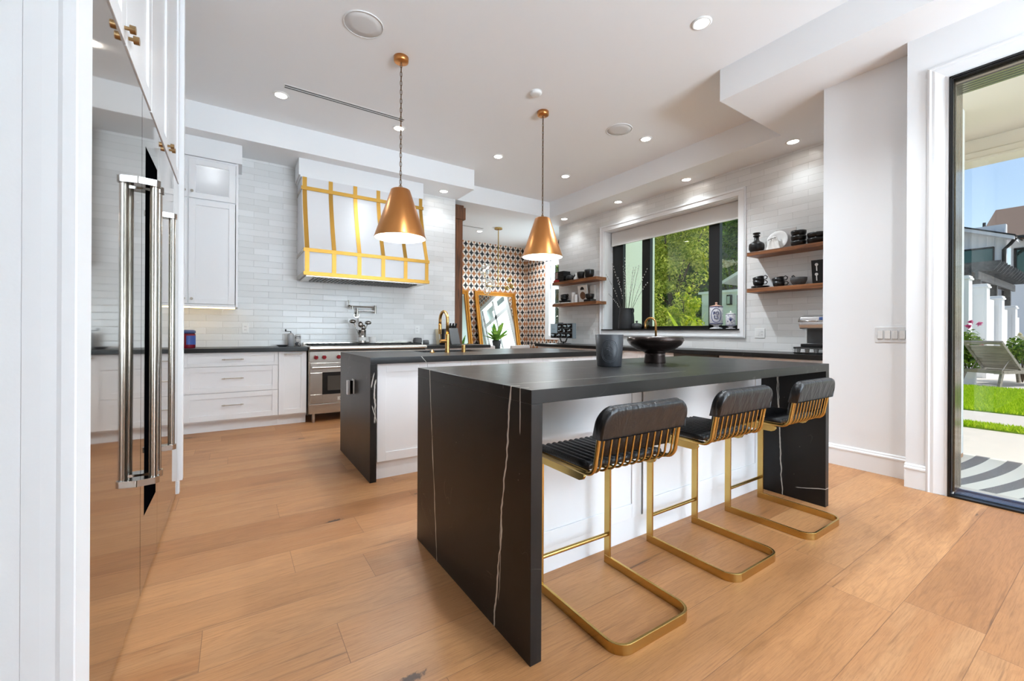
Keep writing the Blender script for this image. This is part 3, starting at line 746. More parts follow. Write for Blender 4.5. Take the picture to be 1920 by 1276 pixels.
# upper cabinet with lit glass top
t = T('wall_cabinet', 'white wall cabinet with a lit glass upper door on the left of the tiled wall', 'cabinet', (-.4, 5.92, 1.37))
b = B().box(-.90, .028, 6.075, 6.098, 1.375, 3.01).box(-.90, -.88, 5.742, 6.075, 1.375, 3.01).box(.006, .028, 5.72, 6.075, 1.375, 3.01)
b.box(-.88, .006, 5.742, 6.075, 1.375, 1.40).box(-.88, .006, 5.742, 6.075, 2.545, 2.56).box(-.88, .006, 5.742, 6.075, 2.985, 3.01).box(-.432, -.425, 5.73, 6.075, 1.40, 2.985).box(-.90, .028, 5.735, 5.742, 2.988, 3.01)
b.build('body', CAB, t, .001)
B().box(-.90, .063, 5.715, 6.098, 3.013, 3.229).build('bulkhead', WHITE, t)
B().box(-.90, .0, 5.72, 5.742, 1.368, 1.398).build('light_rail', CAB, t, .001)
for x0, wd, kx in ((-.423, .422, -.393), (-.88, .447, -.46)):
    d = shaker((x0, 5.722, 1.402), (1, 0, 0), (0, -1, 0), wd, 1.14, .06).build('door', CAB, t, .0015)
    knob((kx, 5.722, 1.455), (0, -1, 0)).build('knob', NICKEL, d)
    f = B(frame_map((x0, 5.722, 2.557), (1, 0, 0), (0, -1, 0))); h, r = .426, .06
    f.box(0, r, 0, .02, 0, h).box(wd - r, wd, 0, .02, 0, h).box(r, wd - r, 0, .02, 0, r).box(r, wd - r, 0, .02, h - r, h)
    d = f.build('glass_door', CAB, t, .0015)
    B().box(x0 + r, x0 + wd - r, 5.731, 5.735, 2.557 + r, 2.557 + h - r).build('pane', FROST, d)
    knob((kx, 5.722, 2.625), (0, -1, 0)).build('knob', NICKEL, d)
lamp('cabinet_bulb', (-.22, 5.90, 2.94), t, .22, .02); lamp('cabinet_bulb', (-.66, 5.90, 2.94), t, .22, .02)
t = T('led_strip', 'glowing warm LED strip under the white wall cabinet', 'light strip', (-.42, 5.79, 1.366))
B().box(-.88, .0, 5.775, 5.79, 1.358, 1.372).build('diffuser', LED, t); B().box(-.885, .005, 5.77, 5.795, 1.370, 1.3745).build('channel', NICKEL, t)

# range hood
t = T('range_hood', 'white bell-shaped range hood with gold straps on the tiled wall', 'range hood', (1.45, 5.8, 1.765))
curve = [(5.44 + .24 * (1 - (1 - s) ** 1.35), 2.085 + .775 * s) for s in [i / 10 for i in range(11)]]
prof = [(6.095, 1.775), (5.44, 1.775), (5.44, 2.085)] + curve[1:] + [(5.68, 2.995), (6.095, 2.995)]
B().prism(prof, .675, 2.225, 'x').build('body', plain('hood white', lin(230, 230, 232), .3), t)
B().box(.645, 2.245, 5.705, 6.095, 3.022, 3.229).build('bulkhead', WHITE, t)
B().box(.66, 2.232, 5.69, 6.095, 2.996, 3.021).build('top_moulding', TRIM, t, .003)
xs = [.675 + .031 + i * (1.55 - .062) / 5 for i in range(6)]
fp = [(5.44, 1.80), (5.44, 2.085)] + curve[1:] + [(5.68, 2.995)]
for x in xs:
    b = B(); o = .006
    poly = [(y - o, z) for y, z in fp] + [(y + .004, z) for y, z in reversed(fp)]
    b.prism(poly, x - .024, x + .024, 'x'); b.build('strap', HGOLD, t)
for y, z0, z1 in ((5.44, 1.768, 1.812), (5.44, 2.045, 2.088), (5.672, 2.838, 2.882)):
    B().box(.668, 2.232, y - .009, y + .02, z0, z1).build('cross_strap', HGOLD, t, .001)
    s = B().box(.669, .675, y, 6.095, z0, z1).box(2.225, 2.231, y, 6.095, z0, z1); s.build('side_band', STEEL, t)
b = B().box(.70, 2.20, 5.46, 6.08, 1.757, 1.775); b.build('liner', STEEL, t)
b = B()
for i in range(30): b.box(.80 + i * .044, .826 + i * .044, 5.56, 6.0, 1.748, 1.758)
b.build('baffle_filter', DARKST, t)

# range cooker
t = T('range_cooker', 'wide stainless steel range with red knobs and black grates', 'cooker', (1.467, 5.75, 0))
B().box(.738, 2.205, 5.53, 6.09, .11, .90).build('body', STEEL, t)
B().box(.733, 2.208, 5.43, 5.56, .885, .928).box(.733, 2.208, 5.55, 6.09, .90, .925).build('top_rim', STEEL, t, .012)
B().box(.745, 2.20, 5.49, 5.53, .735, .862).build('control_panel', STEEL, t, .003)
B().box(.74, 2.205, 5.50, 5.53, .862, .885).build('vent_strip', DARKST, t)
for x in (.815, .905, 1.07, 1.16, 1.32, 1.41, 1.57, 1.66, 1.82, 1.91, 2.05, 2.14):
    k = B().cyl((x, 5.49, .793), (x, 5.478, .793), .030, n=24).build('knob_bezel', STEEL, t)
    B().cyl((x, 5.478, .793), (x, 5.452, .793), .026, .021, n=20).box(x - .005, x + .005, 5.44, 5.455, .772, .814).build('knob', RED, k)
for x0, x1 in ((.755, 1.465), (1.475, 2.19)):
    wx0 = x0 + .135
    d = holed(B(), 'y', 5.49, 5.53, x0, x1, .235, .722, [(wx0, x1 - .135, .345, .605)]).build('oven_door', STEEL, t, .002)
    holed(B(), 'y', 5.487, 5.50, wx0 - .004, x1 - .131, .341, .609, [(wx0 + .055, x1 - .19, .385, .565)]).build('window_surround', BLACKG, d)
    B().box(wx0, x1 - .135, 5.497, 5.503, .345, .605).build('oven_glass', plain('oven glass', lin(70, 64, 58), .08), d)
    hb = B().cyl((x0 + .012, 5.43, .672), (x1 - .012, 5.43, .672), .0125, n=16)
    for hx in (x0 + .035, x1 - .035): hb.cyl((hx, 5.49, .672), (hx, 5.43, .672), .010, n=12)
    hb.build('handle', CHROME, d)
pl = B().box(1.06, 1.20, 5.482, 5.49, .262, .302).build('name_plate', plain('plate', lin(225, 220, 212), .3, .6), t)
def text(body, size, loc, rot, mat, parent, name='lettering', ext=.001):
    cu = bpy.data.curves.new(name, 'FONT'); cu.body = body; cu.size = size; cu.extrude = ext; cu.align_x = 'CENTER'; cu.align_y = 'CENTER'
    o = bpy.data.objects.new('tmp', cu); C.objects.link(o); bpy.context.view_layer.update()
    me = bpy.data.meshes.new_from_object(o.evaluated_get(bpy.context.evaluated_depsgraph_get())); bpy.data.objects.remove(o)
    me.materials.clear(); me.materials.append(mat)
    M = Matrix.Translation(Vector(loc)) @ rot; me.transform(M)
    off = Vector((0, 0, 0)); q = parent
    while q is not None: off += q.location; q = q.parent
    me.transform(Matrix.Translation(-off)); r = bpy.data.objects.new(name, me); C.objects.link(r); r.parent = parent
    return r
RY = Matrix.Rotation(pi / 2, 4, 'X')                                    # faces -Y
RX = Matrix.Rotation(-pi / 2, 4, 'Z') @ Matrix.Rotation(pi / 2, 4, 'X') # faces -X
text('WOLF', .034, (1.13, 5.4815, .282), RY, BLACKM, pl)
B().box(.745, 2.2, 5.495, 5.53, .112, .226).build('kick_panel', STEEL, t, .002)
for x in (.80, 2.14):
    for y in (5.56, 6.03): B().cyl((x, y, 0), (x, y, .115), .018, n=14).build('foot', STEEL, t)
for i in range(5):
    x0 = .78 + i * .284; b = B()
    for k in range(5): b.box(x0 + k * .0655, x0 + k * .0655 + .012, 5.60, 6.02, .930, .948)
    for k in range(4): b.box(x0, x0 + .274, 5.60 + k * .136, 5.612 + k * .136, .928, .944)
    b.build('grate', IRON, t)
B().box(.745, 2.20, 6.04, 6.09, .925, .962).build('back_guard', STEEL, t, .003)

# pot filler
t = T('pot_filler', 'chrome folding pot filler tap on the tiles above the range', 'tap', (1.42, 6.1, 1.33))
B().cyl((1.42, 6.1, 1.33), (1.42, 6.085, 1.33), .036, n=24).cyl((1.42, 6.09, 1.33), (1.42, 6.04, 1.33), .016, n=16).cyl((1.42, 6.04, 1.31), (1.42, 6.04, 1.43), .016, n=16).build('wall_valve', CHROME, t)
B().cyl((1.43, 6.045, 1.30), (1.43, 6.03, 1.23), .008, n=10).build('lever', CHROME, t)
B().cyl((1.42, 6.04, 1.395), (1.66, 6.02, 1.395), .011, n=14).cyl((1.66, 6.02, 1.36), (1.66, 6.02, 1.475), .017, n=16).build('lower_arm', CHROME, t)
B().cyl((1.66, 6.02, 1.45), (1.31, 5.98, 1.45), .011, n=14).cyl((1.34, 5.985, 1.455), (1.34, 5.985, 1.41), .014, n=14).build('upper_arm', CHROME, t)
B().cyl((1.31, 5.98, 1.45), (1.285, 5.975, 1.45), .017, n=14).cyl((1.295, 5.977, 1.45), (1.295, 5.977, 1.53), .009, n=10).build('spout_valve', CHROME, t)

# things on the back counter and range
def pot(name, label, cat, prof, c, mat, group=None, n=28):
    t = T(name, label, cat, c, group); B().lathe(prof, c, n).build('body', mat, t); return t
t = pot('utensil_crock', 'clear-banded steel crock of ladles on the range', 'utensil holder', [(0, .0), (.052, 0), (.056, .01), (.05, .02), (.05, .175), (.053, .18), (.047, .18), (.046, .02), (0, .02)], (1.435, 5.83, .9485), CHROME)
B().lathe([(.0515, .035), (.0525, .04), (.0525, .075), (.0515, .08)], (1.435, 5.83, .948), 28).build('band', PAPERW, t)
ut = [(-.125, 5.83, 1.25, 'ladle leaning far left', 'round steel ladle leaning out to the left of the crock'), (-.03, 5.80, 1.21, '', 'steel serving spoon with an oval bowl in the middle of the crock'), (.02, 5.85, 1.17, '', 'steel slotted spoon low at the back of the crock'), (.075, 5.82, 1.235, '', 'steel ladle with a tilted cup on the right of the crock')]
for i, (dx, y, z, _, lb) in enumerate(ut):
    p0 = Vector((1.435 + dx * .15, 5.83, .975)); p1 = Vector((1.435 + dx, y, z))
    t = T('ladle' if i in (0, 3) else 'serving_spoon', lb, 'kitchen utensil', p0, 'utensils in the crock')
    B().tube([p0, p0.lerp(p1, .6) + Vector((-dx * .1, 0, 0)), p1], .0055, 8).build('handle', CHROME, t)
    B().sphere(p1 + Vector((0, 0, -.01)), .045 if i in (0, 3) else .033, 18, 10, .62 if i in (0, 3) else 1.2).build('bowl', CHROME, t)
pot('cup', 'small white cup on the range just right of the utensil crock', 'cup', [(0, 0), (.04, 0), (.045, .01), (.05, .085), (.046, .085), (.042, .012), (0, .01)], (1.58, 5.86, .948), WCER)
t = T('pepper_mill', 'pale grey pepper mill with a side crank on the left counter', 'pepper mill', (.588, 5.93, .914))
B().lathe([(0, 0), (.036, 0), (.036, .14), (.028, .16), (.012, .17), (0, .17)], (.588, 5.93, .914), 24).build('body', plain('pale grey marble', lin(180, 180, 182), .4, var=.15), t)
B().cyl((.588, 5.93, 1.08), (.588, 5.93, 1.105), .005, n=8).cyl((.588, 5.93, 1.10), (.53, 5.92, 1.105), .004, n=8).cyl((.53, 5.92, 1.10), (.53, 5.92, 1.13), .009, n=10).build('crank', BLACKM, t)
t = pot('salt_mill', 'grey and white striped marble salt mill on the left counter beside the range', 'salt mill', [(0, 0), (.034, 0), (.034, .135), (.03, .15), (0, .15)], (.668, 5.93, .914), GMARB)
B().lathe([(.0345, .1), (.0348, .103), (.0345, .106)], (.668, 5.93, .914), 24).build('seam', GREY, t)
pot('dish', 'shallow dark dish left of the pepper mill', 'dish', [(0, .004), (.04, 0), (.068, .02), (.065, .022), (.038, .008), (0, .01)], (.49, 5.86, .914), BLACKMAT)
t = T('candy_jar', 'red candy jar with a blue label beside the refrigerator end panel', 'jar', (-.43, 5.85, .914))
B().lathe([(0, 0), (.062, 0), (.066, .01), (.066, .15), (.055, .165), (0, .165)], (-.43, 5.85, .914), 28).build('body', plain('cherry candies', lin(120, 20, 36), .25, var=.3), t)
B().lathe([(.058, .16), (.068, .165), (.068, .19), (.05, .2), (0, .2)], (-.43, 5.85, .914), 28).build('lid', plain('blue lid', lin(60, 76, 120), .4), t)
lb_ = B(); la = [radians(-100 + 110 * i / 10) for i in range(11)]
lb_.add([(-.43 + .0675 * cos(q), 5.85 + .0675 * sin(q), z) for z in (.952, 1.05) for q in la], [(i, i + 1, i + 12, i + 11) for i in range(10)], True); lb_.build('label', plain('blue paper', lin(60, 86, 160), .5, var=.3), t)
for x, y, s, lb in ((2.245, 5.90, 1.0, 'larger lumpy grey stone candle holder at the right end of the range'), (2.355, 5.86, .75, 'smaller lumpy grey stone candle holder on the counter right of the range')):
    z = .926 if x < 2.3 else .914
    t = T('stone_votive', lb, 'candle holder', (x, y, z), 'stone candle holders')
    b = B().lathe([(0, 0), (.055 * s, .002), (.065 * s, .04 * s), (.055 * s, .085 * s), (.035 * s, .09 * s), (.03 * s, .06 * s), (0, .055 * s)], (x, y, z), 11)
    b.v = [p + Vector((random.uniform(-.008, .008), random.uniform(-.008, .008), random.uniform(0, .006))) for p in b.v]
    b.build('stone', GREYST, t)
    B().cyl((x, y, z + .056 * s), (x, y, z + .07 * s), .022 * s, n=14).build('candle', WCER, t)
t = T('knife_block', 'black knife block full of knives at the right end of the tiled wall', 'knife block', (2.82, 5.92, .914))
B().prism([(5.80, .914), (6.0, .914), (6.03, 1.10), (5.90, 1.17)], 2.745, 2.895, 'x').build('block', BLACKC, t, .004)
for i in range(6):
    x = 2.765 + (i % 3) * .048; y, z = (5.925, 1.155) if i < 3 else (5.985, 1.12)
    k = B().bar([(x, y, z), (x, y - .045, z + .085)], .02, .024, (1, 0, 0)).build('knife_handle', BLACKM, t, .004)
    B().cyl((x - .013, y - .02, z + .045), (x + .013, y - .02, z + .045), .004, n=8).build('rivet', CHROME, k)
t = T('cutting_board', 'small pale wooden board leaning on the tiles left of the knife block', 'cutting board', (2.61, 5.97, .914))
B().bar([(2.61, 5.985, .914), (2.61, 6.05, 1.15)], .055, .014, (0, .96, -.26)).build('board', plain('pale maple', lin(206, 194, 164), .5), t, .003)
tag(B().lathe([(0, 0), (.075, 0), (.06, .06), (.055, .22), (.03, .24), (0, .24)], (2.64, 5.84, .914), 24).build('canister', BLACKC), 'black tapered canister directly behind the gold sink faucet', 'canister')

def outlet(p, U, Nn, label, kind='outlet', w=.072, h=.118):
    t = T('wall_outlet', label, 'outlet', p, 'white outlet plates on the tiles')
    f = B(frame_map(p, U, Nn)); f.box(-w / 2, w / 2, -.006, 0, -h / 2, h / 2).build('plate', WPLAST, t, .002)
    g = B(frame_map(p, U, Nn))
    n = 1 if w < .1 else 2
    for k in range(n):
        cx = 0 if n == 1 else (-.024 + k * .048)
        if n == 2 and k == 0: g.box(cx - .016, cx + .016, -.009, -.006, -.034, .034)
        else:
            for cz in (-.02, .02): g.box(cx - .015, cx + .015, -.008, -.006, cz - .014, cz + .014)
    fc = g.build('sockets', WCER, t)
    g = B(frame_map(p, U, Nn))
    cx = 0 if n == 1 else .024
    for cz in (-.02, .02):
        for dx in (-.006, .006): g.box(cx + dx - .0012, cx + dx + .0012, -.0086, -.0079, cz - .004, cz + .006)
    g.build('slots', DGREY, fc)
outlet((.108, YB, 1.139), (1, 0, 0), (0, -1, 0), 'white outlet on the tiles above the left counter')
outlet((2.311, YB, 1.136), (1, 0, 0), (0, -1, 0), 'white outlet on the tiles above the stone candle holders')
outlet((XW, 2.617, 1.11), (0, -1, 0), (-1, 0, 0), 'white double outlet plate under the right-hand shelves', w=.118)
outlet((XW, 5.508, 1.12), (0, -1, 0), (-1, 0, 0), 'white outlet plate under the left-hand shelves')

# ================================================================= ISLANDS
def waterfall(label, x0, x1, y0, y1, mat, hole=None, bx=.047, top=.914):
    t = T('island_worktop', label, 'worktop', ((x0 + x1) / 2, (y0 + y1) / 2, 0))
    b = B()
    if hole:
        hx0, hx1, hy0, hy1 = hole
        b.box(x0, hx0, y0, y1, top - bx, top).box(hx1, x1, y0, y1, top - bx, top).box(hx0, hx1, y0, hy0, top - bx, top).box(hx0, hx1, hy1, y1, top - bx, top)
    else: b.box(x0, x1, y0, y1, top - bx, top)
    b.build('top', mat, t, .0 if hole else .0015)
    for a, c in ((x0, x0 + bx), (x1 - bx, x1)): B().box(a, c, y0, y1, 0, top - bx).build('waterfall_side', mat, t, .0015)
    return t
waterfall('black marble waterfall worktop of the near island where the stools stand', .817, 3.187, 1.115, 2.142, STONE1)
waterfall('black marble waterfall worktop of the far island with the gold faucet', .824, 3.20, 3.108, 4.135, STONE2, (1.47, 2.10, 3.70, 4.03))
t = T('island_cabinet', 'white panelled base of the near island behind the stools', 'cabinet', (2.0, 1.82, 0))
B().box(.866, 3.138, 1.525, 2.10, .0, .866).build('body', CAB, t)
B().box(.866, 3.138, 1.512, 1.525, 0, .115).build('plinth', CAB, t, .002)
B().box(1.848, 1.860, 1.512, 1.526, .117, .866).build('shadow_gap', DGREY, t)
for x0, wd in ((.868, .979), (1.861, 1.275)): shaker((x0, 1.505, .118), (1, 0, 0), (0, -1, 0), wd, .746, .075, .02, .007).build('panel', CAB, t, .0015)
t = T('sink_cabinet', 'white row of base cabinets of the far island under the sink', 'cabinet', (2.0, 3.65, 0))
b = B().box(.873, 3.15, 3.171, 3.66, .0, .866).box(.873, 3.15, 4.06, 4.10, 0, .866).box(.873, 1.44, 3.66, 4.06, 0, .866).box(2.13, 3.15, 3.66, 4.06, 0, .866).box(1.44, 2.13, 3.66, 4.06, 0, .60)
b.build('body', CAB, t)
B().box(.873, 3.15, 3.150, 3.171, .0, .0).build('toe_edge', CAB, t) if False else None
sx = [.885, 1.281, 1.671, 2.052, 2.442, 2.82, 3.148]
for xa, xb in zip(sx, sx[1:]): shaker((xa + .0015, 3.150, .131), (1, 0, 0), (0, -1, 0), xb - xa - .003, .735, .066, .02, .009).build('door', CAB, t, .0015)
t = T('sink', 'dark undermount sink in the far island behind the gold faucet', 'sink', (1.785, 3.865, .66))
b = B().box(1.45, 2.12, 3.68, 3.698, .66, .866).box(1.45, 2.12, 4.032, 4.05, .66, .866).box(1.45, 1.468, 3.698, 4.032, .66, .866).box(2.102, 2.12, 3.698, 4.032, .66, .866).box(1.468, 2.102, 3.698, 4.032, .66, .675)
b.build('basin', BLACKMAT, t)
B().cyl((1.785, 3.88, .675), (1.785, 3.88, .679), .045, n=24).build('drain', CHROME, t)
t = T('kitchen_faucet', 'brushed gold arched faucet on the far island', 'faucet', (1.665, 3.61, .914))
B().cyl((1.665, 3.61, .914), (1.665, 3.61, .92), .027, n=24).cyl((1.665, 3.61, .918), (1.665, 3.61, 1.085), .0215, n=24).build('body', FGOLD, t)
r = .085
pts = [(1.665, 3.61, 1.085), (1.665, 3.61, 1.21)] + arc((1.665, 3.61 + r, 1.215), r, pi, 0, 14, 'yz') + [(1.665, 3.61 + 2 * r, 1.17)]
B().tube(pts, .0145, 16).build('spout', FGOLD, t)
B().cyl((1.665, 3.61 + 2 * r, 1.18), (1.665, 3.61 + 2 * r, 1.085), .0165, .0165, 18).build('spray_head', FGOLD, t)
lv = B().cyl((1.65, 3.61, 1.02), (1.588, 3.60, 1.02), .0165, n=18).build('lever', FGOLD, t)
B().cyl((1.598, 3.60, 1.02), (1.575, 3.575, 1.13), .0055, n=10).build('lever_rod', FGOLD, lv)
t = T('soap_dispenser', 'short brushed gold cylinder right of the faucet on the far island', 'soap dispenser', (1.835, 3.61, .914))
B().cyl((1.835, 3.61, .914), (1.835, 3.61, .918), .024, n=24).cyl((1.835, 3.61, .918), (1.835, 3.61, .978), .019, n=24).build('body', FGOLD, t); B().lathe([(.019, .978), (.018, .982), (0, .982)], (1.835, 3.61, 0), 24).build('cap', FGOLD, t)
t = T('air_switch', 'small brushed gold button left of the faucet on the far island', 'button', (1.52, 3.62, .914))
B().lathe([(0, 0), (.026, 0), (.026, .006), (.012, .010), (.011, .026), (0, .027)], (1.52, 3.62, .914), 24).build('button', FGOLD, t)
t = T('socket_device', 'white and black plug-in device on the dark end of the far island', 'plug-in device', (.824, 3.64, .65))
B().box(.816, .8243, 3.585, 3.655, .592, .712).build('wall_plate', WPLAST, t, .004)
B().box(.792, .816, 3.603, 3.643, .590, .700).build('spacer', BLACKG, t, .002)
B().box(.772, .792, 3.598, 3.648, .586, .702).build('cover', plain('silver shell', lin(205, 206, 208), .3, .4), t, .003)

# things on the near island
t = T('candle_vessel', 'dark grey tapered candle vessel with an embossed oval on the near island', 'candle', (1.80, 1.70, .914))
B().lathe([(0, 0), (.066, 0), (.069, .004), (.080, .18), (.077, .182), (.072, .178), (.066, .06), (0, .06)], (1.80, 1.70, .914), 48).build('vessel', plain('grey stoneware', lin(50, 52, 56), .42), t, .0)
B().cyl((1.80, 1.70, .97), (1.80, 1.70, 1.035), .066, n=32).build('wax', WCER, t)
dv = Vector((-1.80, -1.70, 0)).normalized(); sdv = Vector((dv.y, -dv.x, 0)) * -1
def on_cup(u, z): # wrap a point on the tapered wall of the vessel
    rr = .0695 + (z / .18) * .0108; a = u / rr
    d = dv * cos(a) + sdv * sin(a); return Vector((1.80, 1.70, .914 + z)) + d * rr
for (ru, rz, rad) in ((.047, .063, .0014), (.040, .055, .0010)):
    B().tube([on_cup(ru * (abs(cos(q)) ** .8) * (1 if cos(q) > 0 else -1), .09 + rz * sin(q)) for q in [2 * pi * i / 48 for i in range(48)]], rad, 6, True).build('embossed_oval', plain('grey emboss', lin(70, 73, 77), .4), t)
b = B()
for (pts) in ([(-.022, .115), (-.005, .125), (.012, .112), (.018, .098)], [(-.026, .085), (-.01, .098), (.006, .088), (.016, .075)], [(-.02, .06), (-.004, .072), (.012, .062)], [(.0, .125), (-.002, .095), (.004, .055)], [(-.024, .1), (-.012, .108), (.002, .104)]):
    b.tube([on_cup(u, z) for u, z in pts], .0011, 5)
b.build('embossed_motif', plain('grey emboss motif', lin(70, 73, 77), .4), t)
t = T('pedestal_bowl', 'dark bronze pedestal bowl with a rounded rim on the near island', 'bowl', (2.26, 1.74, .914))
BRONZE = plain('dark bronze', lin(58, 48, 44), .24, .75, var=.2)
B().lathe([(0, .0), (.066, .0), (.067, .004), (.062, .05), (.066, .068), (.0, .068)], (2.26, 1.74, .914), 40).build('foot', BRONZE, t)
B().lathe([(0, .066), (.07, .068), (.12, .088), (.16, .118), (.176, .146), (.172, .163), (.160, .168), (.150, .160), (.13, .128), (.08, .092), (0, .085)], (2.26, 1.74, .914), 56).build('bowl', BRONZE, t)

# ================================================================= BAR STOOLS (built at the origin, facing +Y)
def make_stool():
    t = T('bar_stool', '', 'bar stool')
    R = .06; hx = .20; yr = -.235; yf = .235
    path = [(hx, yf, .019), (hx, yr + R, .019)] + arc((hx - R, yr + R, .019), R, 0, -pi / 2, 8, 'xy')[1:] + arc((-hx + R, yr + R, .019), R, -pi / 2, -pi, 8, 'xy') + [(-hx, yf, .019)]
    B().bar(path, .011, .038).build('base', GOLD, t, .0015)
    for s in (-1, 1):
        x = s * hx
        B().box(x - .0055, x + .0055, yf - .036, yf, .038, .549).build('leg', GOLD, t, .0015)
        poly = [(yf, .549), (yf, .587)] + [(-.03, .587), (-.055, .580), (-.06, .568), (-.052, .556), (-.035, .549)]
        B().prism(poly, x - .0055, x + .0055, 'x').build('seat_rail', GOLD, t, .0012)
    B().cyl((-hx, yf - .018, .14), (hx, yf - .018, .14), .0095, n=16).build('footrest', GOLD, t)
    # wire shell: side rods plus the thinner rods between
    def wire(x, rad, y0=.225, top=.80):
        rb = .05
        p = [(x, y0, .594), (x, -.09, .594)] + arc((x, -.09, .594 + rb), rb, -pi / 2, -pi, 8, 'yz')[1:]
        p += [(x, -.140 - .028 * (z - .644) / .156, z) for z in (.70, .75, top)]
        return B().tube(p, rad, 8)
    n = 11
    for s in (-1, 1): wire(s * .222, .0085).build('side_rod', GOLD, t)
    for i in range(n): wire(-.196 + .392 * i / (n - 1), .0042).build('back_rod', GOLD, t)
    B().cyl((-.222, .225, .594), (.222, .225, .594), .007, n=10).build('front_rod', GOLD, t)
    # channelled seat pad and back pad
    def pad(path, nrm, name, thick=.016, ribs=13, hw=.205):
        b = B(); nx = ribs * 6; vs = []; fs = []
        for (p, q) in zip(path, nrm):
            for side in (0, 1):
                for i in range(nx + 1):
                    x = -hw + 2 * hw * i / nx
                    h = thick * (.55 + .45 * abs(sin(pi * ribs * i / nx)) ** .6) if side else 0
                    vs.append((x, p[0] + q[0] * h, p[1] + q[1] * h))
        st = 2 * (nx + 1)
        for k in range(len(path) - 1):
            for i in range(nx):
                a = k * st + i; c = a + st
                fs.append((a, a + 1, c + 1, c)); a2 = a + nx + 1; c2 = c + nx + 1; fs.append((a2, c2, c2 + 1, a2 + 1))
            for e in (0, nx):
                a = k * st + e; fs.append((a, a + nx + 1, a + st + nx + 1, a + st))
        for k in (0, len(path) - 1):
            for i in range(nx): a = k * st + i; fs.append((a, a + 1, a + nx + 2, a + nx + 1))
        b.add(vs, fs, True); return b.build(name, LEATH, t)
    pad([(.228, .590), (.22, .601), (.1, .601), (-.02, .601), (-.085, .602)], [(.6, .6), (0, 1), (0, 1), (0, 1), (0, 1)], 'seat_pad', .024)
    pad([(-.125, .655), (-.135, .70), (-.145, .76), (-.150, .80)], [(1, .15)] * 4, 'back_pad', .02, 13, .2)
    # padded leather sleeve over the top of the back
    hw, z0, z1, rc = .232, .730, .846, .062
    out = [(-hw, z0), (hw, z0), (hw, z1 - rc)] + [(hw - rc + rc * cos(a), z1 - rc + rc * sin(a)) for a in [pi / 2 * i / 8 for i in range(1, 9)]] + [(-hw + rc - rc * sin(a), z1 - rc + rc * cos(a)) for a in [pi / 2 * i / 8 for i in range(0, 9)]]
    b = B(); ln = lambda z: -.155 - .18 * (z - .73)
    f = lambda y: [(x, y + ln(z), z) for x, z in out]
    rows = []
    for d, k in ((-.020, .70), (-.0245, .86), (-.0235, .945), (-.016, .99), (.0, 1.008), (.016, .99), (.0235, .945), (.0245, .86), (.020, .70)):
        rows.append([(x * (1 - (1 - k) * .35 * max(0, (z - z0) / (z1 - z0))), d + ln(z), z0 + (z - z0) * k) for x, z in out])
    m_ = len(out); vs = [p for r_ in rows for p in r_]; fs = []
    for i in range(len(rows) - 1):
        for j in range(m_): fs.append((i * m_ + j, i * m_ + (j + 1) % m_, (i + 1) * m_ + (j + 1) % m_, (i + 1) * m_ + j))
    b.add(vs, fs, True); b.add(rows[0], [tuple(range(m_))], True); b.add(rows[-1], [tuple(range(m_))], True)
    sv = b.build('back_sleeve', LEATHS, t)
    b = B(); b.tube([(x * .985, ln(z) + .0, z0 + (z - z0) * 1.008) for x, z in out[2:]], .0028, 6); b.build('stitched_seam', LEATH, sv)
    for s in (-1, 1): B().lathe([(0, 0), (.011, 0), (.012, .008), (0, .01)], (s * .19, -.075, .580), 12).build('pad_stud', BLACKM, t)
    return t
st = make_stool()
labs = ['bar stool nearest the camera, in front of the left end of the near island', 'middle bar stool of the three along the near island', 'bar stool farthest right, against the right marble side of the near island']
for i, (x, y, a) in enumerate(((1.292, 1.205, -.02), (2.035, 1.222, 0), (2.757, 1.205, 0))):
    o = st if i == 0 else copytree(st)
    o.location = (x, y, 0); o.rotation_euler.z = a; o['label'] = labs[i]; o['group'] = 'black leather and gold bar stools'

# ================================================================= WINDOW WALL RUN (faces -X)
tag(B().box(4.765, XW - .002, 1.545, 6.40, .846, .895).build('countertop', STONEC, None, .002), 'black stone countertop along the window wall', 'countertop')
ZT = .846
def base_x(label, y0, y1, doors, toe=True):
    t = T('base_cabinet', label, 'cabinet', (5.1, (y0 + y1) / 2, 0), 'base cabinets under the window')
    B().box(4.845, XW - .002, y0, y1, .11, ZT - .001).build('body', CAB, t); B().box(4.90, XW - .002, y0, y1, 0, .11).build('toe_kick', CAB, t)
    wd = (y1 - y0) / doors
    for i in range(doors):
        ya = y1 - i * wd
        d = shaker((4.825, ya - .0015, .13), (0, -1, 0), (-1, 0, 0), wd - .003, ZT - .135, .06).build('door', CAB, t, .0015)
        pull((4.825, ya - wd / 2, ZT - .04), (0, -1, 0), (-1, 0, 0), .15).build('handle', NICKEL, d)
base_x('white base cabinet run under the right-hand shelves', 1.55, 2.80, 2)
base_x('white base cabinet under the kitchen window beside the dishwasher', 3.42, 4.62, 2)
base_x('white base cabinet under the small left shelves', 4.625, 6.38, 3)
t = T('dishwasher', 'dishwasher with a dark steel front under the window counter', 'dishwasher', (5.1, 3.11, 0))
B().box(4.845, XW - .01, 2.805, 3.415, .10, ZT - .001).build('body', DARKST, t); B().box(4.82, 4.845, 2.808, 3.412, .12, ZT - .004).build('door', plain('dark stainless front', lin(104, 98, 92), .35, .9), t, .002); B().box(4.90, XW - .01, 2.81, 3.41, 0, .10).build('toe_kick', DARKST, t)
t = T('bar_faucet', 'brass gooseneck faucet in front of the kitchen window', 'faucet', (5.15, 3.95, .895))
B().cyl((5.15, 3.95, .895), (5.15, 3.95, .90), .026, n=20).cyl((5.15, 3.95, .895), (5.15, 3.95, .99), .019, n=20).build('body', FGOLD, t)
r = .095
